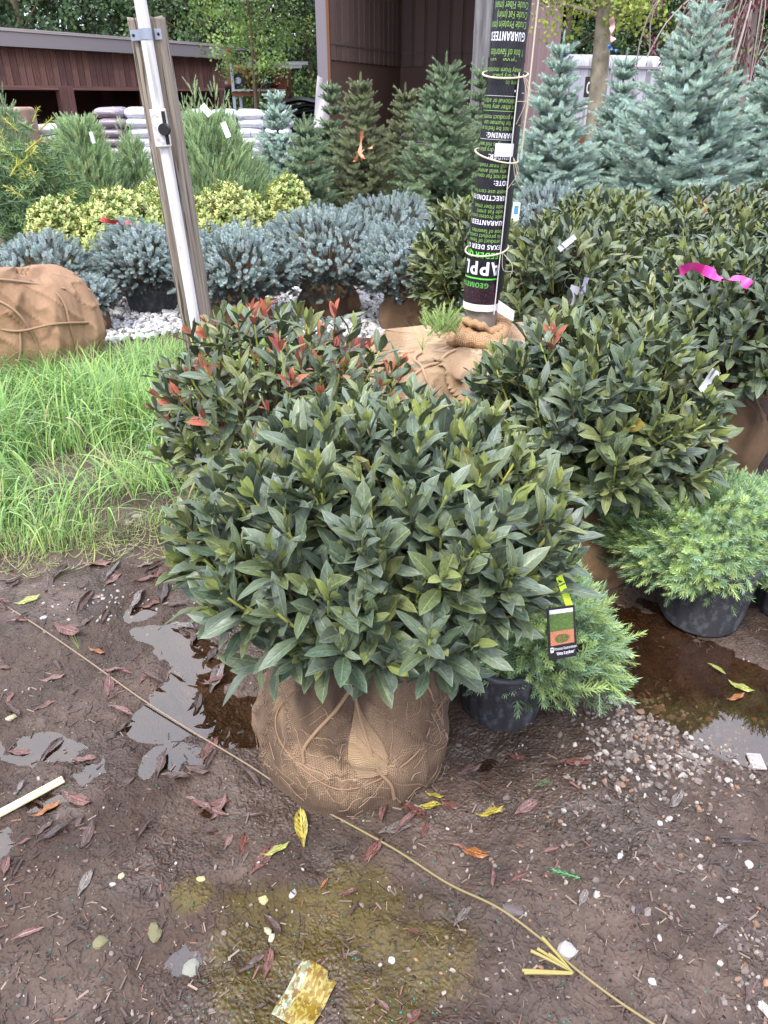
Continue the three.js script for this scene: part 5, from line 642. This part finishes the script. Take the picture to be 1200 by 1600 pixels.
// single stones
const single = [[885, 1488, .030, [.62, .58, .55], 'white rounded stone beside the yellow twig bundle'], [298, 1512, .034, [.40, .40, .32], 'flat pale stone half sunk in the bottom left puddle'], [18, 1118, .022, [.62, .56, .36], 'yellowish pale stone at the left edge above the wood strip'], [612, 1498, .012, [.78, .76, .70], 'tiny white stone chip on the green algae'], [68, 970, .018, [.74, .72, .70], 'white pebble beside the dry stalk near the left edge'], [160, 966, .018, [.52, .44, .34], 'tan pebble right of the white pebbles above the puddle'], [428, 1440, .014, [.75, .70, .42], 'upper pebble of the pale cluster in the green puddle'], [418, 1452, .013, [.66, .62, .40], 'left pebble of the pale cluster in the green puddle'], [424, 1462, .011, [.72, .68, .5], 'lower pebble of the pale cluster in the green puddle'], [412, 1408, .016, [.70, .64, .30], 'yellow stained chip above the pale pebble cluster'], [457, 1398, .014, [.68, .64, .58], 'white chip right of the yellow stained chip'], [315, 1380, .012, [.62, .56, .28], 'yellow pebble in the shallow bottom left puddle'], [192, 1376, .012, [.66, .62, .35], 'pale yellow pebble at left in the shallow puddle'], [178, 1388, .010, [.74, .70, .68], 'small white pebble next to the pale yellow pebble'], [240, 1455, .026, [.26, .24, .12], 'brown algae coated stone left of the flat pale stone'], [158, 1478, .022, [.30, .28, .14], 'brown algae coated stone farther left in the bottom puddle'], [990, 1430, .013, [.34, .29, .26], 'left one of two round brown pebbles at lower right'], [1009, 1432, .014, [.34, .29, .26], 'right one of two round brown pebbles at lower right'], [1018, 1537, .012, [.74, .70, .66], 'white pebble below the two round brown pebbles'], [968, 1342, .012, [.72, .68, .64], 'flat white pebble in the middle of the right mud'], [800, 1430, .028, [.22, .18, .165], 'dark flat stone above the yellow twig bundle'], [1170, 1350, .016, [.70, .66, .56], 'pale ragged stone near the right edge'], [1148, 1392, .012, [.70, .66, .60], 'white pebble left below the pale ragged stone'], [1195, 1580, .02, [.68, .64, .58], 'pale stone in the bottom right corner'], [982, 1208, .012, [.75, .73, .70], 'white pebble left of the pebble patch'], [995, 1220, .011, [.70, .68, .66], 'small white pebble just below left of the pebble patch'], [1046, 1280, .012, [.62, .58, .52], 'pale pebble below the pebble patch'], [1030, 1290, .011, [.75, .72, .68], 'white pebble pair below the pebble patch'], [520, 940, .001, [.5, .5, .5], ''], [215, 812, .028, [.50, .45, .38], 'upper tan clod at the grass edge beside the red tipped shrub'], [200, 822, .024, [.46, .40, .33], 'lower tan clod at the grass edge beside the red tipped shrub'], [110, 828, .02, [.5, .44, .38], 'tan clod at the front edge of the grass'], [505, 1365, .010, [.62, .6, .55], '']];
single.filter((s) => s[4]).forEach(([px, py, s, c, label], i) => { const m = part('stone', stones[i % 3], std({ color: col(...c.map((q) => q * 0.6)), roughness: 0.9, flatShading: true }), scene), p = onGround(px, py); m.position.copy(p).setY(p.y + s * 0.03); s *= 0.7; m.scale.set(s, s * 0.6, s * 0.8); m.rotation.y = i * 1.7; tag(m, label, 'stone', 'single stones on the mud'); });
{ const p = onGround(1183, 1186), m = part('paper_scrap', new RoundedBoxGeometry(0.035, 0.006, 0.048, 2, 0.002), std({ map: whitePlastic.map, color: col(0.52, 0.48, 0.45), roughness: 0.8 }), scene); m.position.copy(p).setY(p.y + 0.006); m.rotation.y = -0.1; tag(m, 'small white oblong chip at the right edge of the mud', 'chip'); }
// ---------------------------------------------------------------- fallen leaves
const deadTex = dataTex(128, (u, v) => { const x = Math.abs(u - 0.5) * 2, mid = 1 - smooth(0.02, 0.06, x), k = 0.62 + 0.5 * (fbm(u * 5, v * 9, 21, 5) - 0.5) - 0.25 * smooth(0.6, 0.75, fbm(u * 8 + 3, v * 14, 25, 4)) - 0.1 * smooth(0.8, 1, Math.abs(Math.sin((v * 9 - x * 1.5) * 3.14))); return [k + mid * 0.25, k + mid * 0.2, k + mid * 0.16]; }, true, 256);
const fallGeos = [leafGeo({ w: 0.16, fold: 0.05, curl: 0.05, wave: 0.03 }), leafGeo({ w: 0.14, fold: 0.35, curl: -0.1, wave: 0.05, twist: 0.4, side: 0.1 }), leafGeo({ w: 0.15, fold: -0.1, curl: -0.12, wave: 0.05, ph: 2, side: -0.12 }), leafGeo({ w: 0.09, fold: 0.7, curl: -0.05, wave: 0.03, twist: -0.5, side: 0.15 })];
const fallC = { red: [.27, .115, .09], brown: [.15, .085, .065], rose: [.34, .18, .15], dark: [.10, .065, .055], orange: [.52, .20, .06], yellow: [.72, .56, .10], lime: [.55, .58, .14], grey: [.30, .25, .22], green: [.18, .22, .11] }, fallM = {};
for (const k in fallC) fallM[k] = std({ map: deadTex, color: col(...fallC[k].map((q) => Math.min(1, q * 1.45))), roughness: 0.38, side: THREE.DoubleSide });
function fallen(px, py, deg, lenPx, kind, label, group = 'fallen leaves', gi = null) {
  const a = (deg * Math.PI) / 180, c = onGround(px, py), e0 = G(px - Math.cos(a) * lenPx / 2, py + Math.sin(a) * lenPx / 2), e1 = G(px + Math.cos(a) * lenPx / 2, py - Math.sin(a) * lenPx / 2), d = e1.clone().sub(e0), L = clamp(d.length(), 0.02, 0.12), h = Math.round(px * 7 + py * 3), g = gi ?? h % 4;
  const surfY = (p) => Math.max(gy(p.x, p.z), WATER); const y0 = surfY(e0), y1 = surfY(e1); d.setY((y1 - y0) * 0.6); d.normalize(); const m = part('fallen_leaf', fallGeos[g], fallM[kind], scene), st = V(c.x, Math.max(surfY(c), (y0 + y1) / 2) + 0.0015 + 0.003 * hash2(h, 3, 1), c.z).addScaledVector(d, -L / 2); along(st, d, UP.clone().add(V(hash2(h, 1, 1) - 0.5, 0, hash2(h, 2, 1) - 0.5).multiplyScalar(0.5)), L).decompose(m.position, m.quaternion, m.scale); return tag(m, label, 'leaf', group);
}
[[470, 1300, 100, 62, 'yellow', 'curled yellow leaf standing just below the burlap ball', 1], [412, 1348, 50, 62, 'red', 'broad maroon leaf under the small yellow leaf'], [432, 1338, 15, 48, 'lime', 'torn yellow-green leaf lying across the maroon leaf', 2], [678, 1248, -25, 32, 'yellow', 'orange-yellow leaf upper one right of the burlap ball'], [670, 1266, 12, 42, 'yellow', 'orange-yellow leaf lower one right of the burlap ball', 1], [766, 1274, 8, 46, 'yellow', 'yellow and brown leaf alone below the juniper pot', 2], [738, 1340, -28, 52, 'orange', 'orange leaf curling near the dry stalk'], [718, 1328, -10, 40, 'red', 'dark red leaf beside the orange curling leaf', 3], [645, 1272, -38, 60, 'red', 'long maroon leaf sloping right of the burlap ball', 1], [605, 1262, -85, 62, 'rose', 'upright pinkish dead leaf leaning at the foot of the ball', 3], [620, 1300, 18, 60, 'grey', 'grey-brown leaf below the ball with pale end'], [772, 1382, -80, 36, 'rose', 'slim pink leaf below the orange curling leaf', 3], [848, 1228, 25, 30, 'green', 'greenish dead leaf below the juniper'], [898, 1198, 0, 54, 'red', 'broad red-brown leaf on the mud below the juniper'], [808, 1184, -15, 38, 'red', 'small red leaf against the juniper pot'], [1158, 1070, -30, 44, 'lime', 'yellowish maple-like leaf in the right puddle', 2], [1152, 1086, 10, 30, 'orange', 'orange leaf tip beside the yellowish leaf in the puddle'], [1122, 1040, -25, 34, 'lime', 'green-yellow leaf floating in the right puddle', 3], [856, 1334, 30, 30, 'rose', 'curved pink leaf scrap on the open mud', 3], [910, 1410, 65, 32, 'grey', 'torn pale leaf below the green needle sprig'], [1058, 1252, 45, 36, 'grey', 'pale brown leaf below the pebble patch'], [1155, 1315, 10, 60, 'dark', 'dark slim leaf on the right mud', 3], [418, 1502, 80, 56, 'red', 'reddish leaf submerged above the torn yellow packet'], [545, 1400, 15, 32, 'red', 'bright red curled leaf on the green algae', 1], [505, 1384, 60, 24, 'orange', 'small orange-brown leaf left of the bright red one'], [382, 1322, 75, 48, 'red', 'dark maroon leaf left of the broad maroon leaf'], [358, 1318, 65, 30, 'rose', 'small maroon leaf beside the dark maroon one'], [390, 1275, 18, 46, 'brown', 'purple-brown leaf left below the burlap ball'], [340, 1252, 12, 42, 'red', 'upper leaf of a maroon pair left of the ball'], [335, 1262, -5, 42, 'rose', 'lower leaf of a maroon pair left of the ball'], [72, 1262, 22, 56, 'orange', 'orange-brown leaf under the wood strip'], [118, 1248, -35, 48, 'red', 'red-brown leaf at the end of the wood strip'], [82, 1300, 30, 60, 'dark', 'dark purple folded leaf below the wood strip', 1], [140, 1310, 60, 52, 'brown', 'brown leaf pointing up below the wood strip'], [135, 1385, 65, 50, 'grey', 'grey-brown leaf stuck in the lower left mud'], [45, 1460, 25, 60, 'rose', 'faded pink leaf at the lower left edge'], [8, 1355, 80, 36, 'red', 'red edged leaf at the left edge of the puddle'], [24, 1358, 75, 36, 'dark', 'dark rolled leaf beside the red edged one', 3], [80, 1058, 5, 44, 'rose', 'pale red leaf in the left litter below the stalk'], [70, 1098, 28, 42, 'red', 'rust red leaf in the left litter above the yellow stone'], [172, 1070, 75, 36, 'red', 'rust red leaf hanging off the stalk'], [174, 1045, 5, 36, 'rose', 'flat pink leaf touching the stalk'], [150, 1020, -25, 26, 'orange', 'small orange leaf above the stalk'], [30, 1170, 0, 40, 'red', 'flat rust leaf at the left edge'], [130, 1182, 5, 44, 'rose', 'rose-brown leaf in the left puddle'], [275, 1212, -3, 48, 'brown', 'purple-brown leaf in the puddle below the stalk'], [225, 1055, 55, 28, 'red', 'red leaf beside the stalk in the puddle'], [190, 1135, 40, 34, 'brown', 'brown leaf standing in the left puddle', 1], [240, 942, 10, 46, 'red', 'dull red leaf at the top of the puddle'], [300, 985, -15, 46, 'brown', 'brown leaf between the two bright puddles'], [330, 1018, 60, 30, 'dark', 'dark leaf floating in the bright puddle'], [308, 1095, 80, 30, 'dark', 'dark leaf at the lower end of the bright puddle'], [150, 938, 5, 30, 'rose', 'dull pink leaf right of the straw'], [30, 975, 8, 40, 'red', 'red leaf at left edge just below the stalk end'], [45, 945, 12, 44, 'lime', 'yellow-green leaf under the straw near the stalk end']]
  .forEach((q) => fallen(q[0], q[1], q[2], q[3], q[4], q[5], 'fallen leaves', q[6] ?? null));
{
  const r = mulberry(741), kinds = ['red', 'brown', 'rose', 'dark', 'brown', 'red', 'grey'];
  const zones = [[0, 330, 880, 960, 26, 'dead leaf among many at the front edge of the grass'], [0, 400, 960, 1120, 24, 'dead leaf among many in the wet litter left of the ball'], [0, 400, 1120, 1340, 20, 'dead leaf among many in the shallow left puddle'], [600, 900, 1190, 1330, 8, 'dead leaf scrap among several right of the ball'], [300, 1200, 1330, 1590, 14, 'dead leaf scrap scattered over the lower mud'], [930, 1180, 760, 930, 9, 'dead brown leaf caught in the green juniper']];
  for (const [x0, x1, y0, y1, n, label] of zones.slice(0, 5)) for (let i = 0; i < n; i++) { const px = lerp(x0, x1, r()), py = lerp(y0, y1, r()); fallen(px, py, (r() - 0.35) * 130, 18 + r() * 34, ...(() => { const kd = kinds[Math.floor(r() * 7)], w = { red: 'rust red', brown: 'brown', rose: 'pinkish', dark: 'blackish', grey: 'grey' }[kd] + ' ' + label; return [kd, w, w + ' (all alike)']; })()); }
}
// ---------------------------------------------------------------- stalk, twig bundle, strip, packet
{
  const line = [[-20, 930], [60, 985], [140, 1035], [220, 1090], [300, 1140], [380, 1190], [460, 1243], [530, 1285]].map(([x, y]) => { const p = onGround(x, y); p.y = Math.max(p.y, WATER) + 0.006; return p; });
  const s1 = tag(part('dry_stalk', tube(line, 0.0022, 90, 7), std({ color: col(0.26, 0.19, 0.13), roughness: 0.8 }), scene), 'long thin grey-brown stalk crossing the left mud to the ball', 'stalk');
  const l2 = [[528, 1283], [620, 1338], [700, 1385], [780, 1432], [850, 1478], [900, 1518], [960, 1562], [1040, 1612]].map(([x, y]) => { const p = onGround(x, y); p.y += 0.006; return p; });
  tag(part('yellow_stalk', tube(l2, 0.0024, 90, 7), std({ color: col(0.25, 0.195, 0.085), roughness: 0.7 }), scene), 'long yellow stalk running to the bottom right corner', 'stalk');
  const tb = thing('twig_bundle', 'bundle of short yellow twigs beside the white rounded stone', 'twigs', onGround(895, 1520).toArray()), o = tb.position;
  for (const [x0, y0, x1, y1] of [[845, 1475, 892, 1522], [828, 1494, 888, 1520], [838, 1490, 890, 1521], [855, 1500, 893, 1522], [815, 1523, 895, 1524], [818, 1526, 893, 1526]]) { const a = onGround(x0, y0).sub(o), b = onGround(x1, y1).sub(o); a.y += 0.014; b.y += 0.008; part('twig', taper(a, b, 0.0034, 0.002, V(0, 0.006, 0.003), 6, 6), std({ color: col(0.33, 0.27, 0.085), roughness: 0.7 }), tb); }
  const p = onGround(46, 1246), q = G(0, 1270), e = G(95, 1219), w = part('wood_strip', new RoundedBoxGeometry(q.distanceTo(e) + 0.02, 0.006, 0.021, 2, 0.002), (() => { const m = dataTex(128, (u, v) => { const k = 0.9 - 0.25 * smooth(0.5, 0.7, fbm(u * 5, v * 5, 4, 5)); return [k, k * 0.95, k * (0.62 + 0.2 * fbm(u * 3, v * 3, 9, 3))]; }); return std({ map: m, roughness: 0.6 }); })(), scene);
  w.position.copy(p).setY(Math.max(p.y, WATER) + 0.012); w.rotation.y = Math.atan2(-(e.z - q.z), e.x - q.x); tag(w, 'pale yellowed wood strip lying in the puddle at the left edge', 'wood strip');
  const pk = onGround(478, 1560), pm = dataTex(128, (u, v) => { const n = fbm(u * 20, v * 14, 5, 5), w2 = u < 0.5 ? 0 : 1; let c = n > 0.5 ? [0.50, 0.41, 0.10] : [0.60, 0.55, 0.30]; if (u < 0.32) c = n > 0.5 ? [0.64, 0.64, 0.55] : [0.48, 0.50, 0.36]; if (fbm(u * 12, v * 12, 9, 4) > 0.62) c = [0.45, 0.33, 0.10]; return c; });
  const m = part('torn_packet', surf(10, 10, (u, v) => ({ p: V((u - 0.5) * 0.075, 0.006 + 0.010 * Math.sin(u * 4) * (1 - v) + 0.004 * Math.sin(v * 9), (v - 0.5) * 0.105 * (u > 0.75 ? 0.9 - 0.25 * vnoise(u * 20, 1) : 1)), uv: [u, v] })), std({ map: pm, roughness: 0.4, side: THREE.DoubleSide }), scene); m.position.copy(pk).setY(Math.max(pk.y, WATER) + 0.004); m.rotation.y = -0.45; tag(m, 'torn yellow and white packet in the bottom puddle', 'packet');
  const g = onGround(893, 1390), sp2 = shade(new THREE.Mesh(junShoot, std({ color: col(0.12, 0.36, 0.14), roughness: 0.6, side: THREE.DoubleSide }))); sp2.name = 'needle_sprig'; along(g.add(V(0.015, 0.008, -0.008)), V(-1, 0.05, -0.3), UP, 0.05).decompose(sp2.position, sp2.quaternion, sp2.scale); scene.add(sp2); tag(sp2, 'short green needle sprig lying on the mud', 'sprig');
}
// ---------------------------------------------------------------- tags and ribbons
const dbl = (c, rg = 0.5) => std({ color: col(...c), roughness: rg, side: THREE.DoubleSide });
function ribbon(name, pts, w, c, label, cat) { const cr = new THREE.CatmullRomCurve3(pts), g = surf(1, 40, (u, v) => { const p = cr.getPoint(v), t = cr.getTangent(v), s = t.clone().cross(V(0.2 * Math.sin(v * 9), 0.5, 0.9)).normalize().applyAxisAngle(t, 1.2 * Math.sin(v * 7)); return { p: p.addScaledVector(s, (u - 0.5) * w), uv: [u, v] }; }); return tag(part(name, g, dbl(c, 0.4), scene), label, cat); }
function flatTag(px, py, D, w, h, rot, c, label, mat, tilt = 0.2, yaw = 0) { const m = part('plant_tag', new RoundedBoxGeometry(w, h, 0.0012, 2, 0.0005), mat || dbl(c), scene); m.position.copy(P(px, py, D)); m.rotation.set(-tilt, yaw, rot, 'YXZ'); return tag(m, label, 'tag'); }
{
  const cv = document.createElement('canvas'); cv.width = 512; cv.height = 640; const x = cv.getContext('2d'), r = mulberry(91); x.fillStyle = '#1a171b'; x.fillRect(0, 0, 512, 640);
  const gx = 36, gw = 440; x.fillStyle = '#cfd3d8'; x.fillRect(gx, 30, gw, 80); x.fillStyle = '#56702f'; x.fillRect(gx, 80, gw, 220); for (let i = 0; i < 2600; i++) { x.fillStyle = ['#3e5523', '#6d8740', '#4b6228', '#2f421c'][i % 4]; x.fillRect(gx + r() * (gw - 8), 80 + r() * 215, 4 + r() * 8, 3 + r() * 5); } x.fillStyle = '#b0714f'; x.fillRect(gx, 296, gw, 170); for (let i = 0; i < 1400; i++) { x.fillStyle = ['#c98a66', '#96583c', '#bd7b58'][i % 3]; x.fillRect(gx + r() * (gw - 6), 296 + r() * 166, 3 + r() * 6, 2 + r() * 4); } for (let i = 0; i < 900; i++) { const a = r() * 6.28, q = Math.sqrt(r()); x.fillStyle = ['#35501f', '#56752f', '#27391a'][i % 3]; x.fillRect(250 + Math.cos(a) * q * 140, 390 + Math.sin(a) * q * 55, 8, 5); }
  x.fillStyle = '#f2f0f2'; x.fillRect(30, 488, 52, 62); x.fillStyle = '#333'; x.fillRect(40, 498, 32, 26); x.fillStyle = '#f0eef2'; x.font = '46px serif'; x.fillText('Prunus laurocerasus', 96, 530); x.font = 'bold 50px serif'; x.fillText("'Otto Luyken'", 130, 592);
  const tx = new THREE.CanvasTexture(cv); tx.colorSpace = THREE.SRGBColorSpace;
  const edge = std({ color: col(0.02, 0.02, 0.02), roughness: 0.4 }), g = new THREE.BoxGeometry(0.082, 0.098, 0.0015), m = part('plant_tag', g, [edge, edge, edge, edge, std({ map: tx, roughness: 0.3 }), edge], scene); m.position.copy(P(878, 988, 1.11)); m.rotation.set(-0.45, 0.75, -0.34, 'YXZ'); tag(m, 'black framed picture tag hanging at the right side of the front shrub', 'tag');
  const st = flatTag(882, 925, 1.16, 0.016, 0.075, 0.28, [0.62, 0.85, 0.05], 'fluorescent yellow-green stake label above the picture tag', null, 0.3, 0.5); st.name = 'stake_label';
  flatTag(310, 722, 1.93, 0.016, 0.085, 0.12, [0.85, 0.84, 0.84], 'white plastic stake hanging under the red tipped shrub');
  flatTag(886, 380, 3.45, 0.025, 0.09, -0.9, [0.72, 0.72, 0.72], 'crooked white paper tag on the shrub behind the trunk', null, 0.3);
  flatTag(896, 462, 3.38, 0.05, 0.085, -0.25, [0.55, 0.52, 0.60], 'pale lilac tag hanging low on the shrub behind the trunk'); flatTag(913, 448, 3.37, 0.02, 0.08, -0.2, [0.48, 0.44, 0.62], 'narrow violet tag beside the pale lilac tag'); flatTag(970, 514, 2.62, 0.09, 0.03, 0.35, [0.8, 0.8, 0.8], 'white tag lying at the foot of the pink ribboned shrub', null, 0.9);
  const w = part('wire_loop', new THREE.TorusGeometry(0.03, 0.001, 5, 24), steel, scene); w.position.copy(P(893, 440, 3.4)); tag(w, 'thin wire loop holding the pale lilac tag', 'wire');
  flatTag(1108, 596, 1.98, 0.028, 0.07, -0.5, [0.82, 0.80, 0.82], 'white tag at the right edge of the bronze edged shrub');
  const c2 = document.createElement('canvas'); c2.width = 64; c2.height = 128; const y = c2.getContext('2d'); y.fillStyle = '#eef0ea'; y.fillRect(0, 0, 64, 128); y.fillStyle = '#4e8c74'; y.fillRect(14, 22, 38, 60); y.fillStyle = '#4a8fd0'; y.beginPath(); y.arc(32, 58, 18, 0, 7); y.fill(); y.fillStyle = '#b5c98a'; y.fillRect(16, 96, 34, 4); const t2 = new THREE.CanvasTexture(c2); t2.colorSpace = THREE.SRGBColorSpace; const m2 = part('plant_tag', boxG(0.05, 0.12, 0.002), std({ map: t2, roughness: 0.4 }), scene); m2.position.copy(P(806, 331, 5.4)); m2.rotation.set(-0.15, 0, -0.06); tag(m2, 'white upright tag with a blue flower picture right of the trunk', 'tag');
  flatTag(322, 172, 6.9, 0.05, 0.1, 0.7, [0.75, 0.78, 0.8], 'tilted white tag at the top of the widest juniper'); flatTag(353, 203, 6.85, 0.045, 0.12, 0.35, [0.68, 0.74, 0.8], 'bluish white tag lower on the widest juniper'); flatTag(144, 215, 7.0, 0.03, 0.09, 0.2, [0.6, 0.66, 0.7], 'small white tag on the juniper left of the post');
  const R = (D, ...q) => q.map(([a, b, dz = 0]) => P(a, b, D + dz));
  ribbon('pink_ribbon', R(2.68, [1062, 424], [1078, 416, -.03], [1096, 420, .02], [1114, 428, -.02], [1128, 436], [1142, 438, -.03], [1156, 436, .02], [1172, 446]), 0.034, [0.85, 0.06, 0.38], 'bright pink ribbon across the top of the dark dense shrub', 'ribbon');
  ribbon('red_ribbon', R(5.62, [158, 342], [172, 346, -.03], [188, 348, .02], [204, 350], [212, 356], [218, 362]), 0.035, [0.55, 0.05, 0.06], 'red ribbon draped over a golden mound', 'ribbon');
  ribbon('orange_ribbon', R(7.2, [566, 205], [564, 222, .05], [562, 236], [556, 248, -.05], [552, 252]), 0.03, [0.72, 0.25, 0.12], 'orange ribbon tied on the dull green spruce', 'ribbon'); ribbon('orange_bow', R(7.18, [582, 230], [570, 233, .04], [562, 240], [568, 248, -.04], [560, 236]), 0.03, [0.72, 0.25, 0.12], 'loose bow of orange tape on the dull green spruce', 'ribbon');
  ribbon('striped_tape', R(8.4, [955, 28], [957, 40, .03], [954, 52], [959, 64, -.03]), 0.05, [0.78, 0.45, 0.45], 'red and white striped tape hanging above the narrow blue spruce', 'ribbon'); ribbon('blue_tie', R(8.35, [950, 72], [956, 76], [964, 80]), 0.03, [0.06, 0.2, 0.6], 'blue tie round the tip of the narrow blue spruce', 'ribbon');
}

renderer.render(scene, camera);
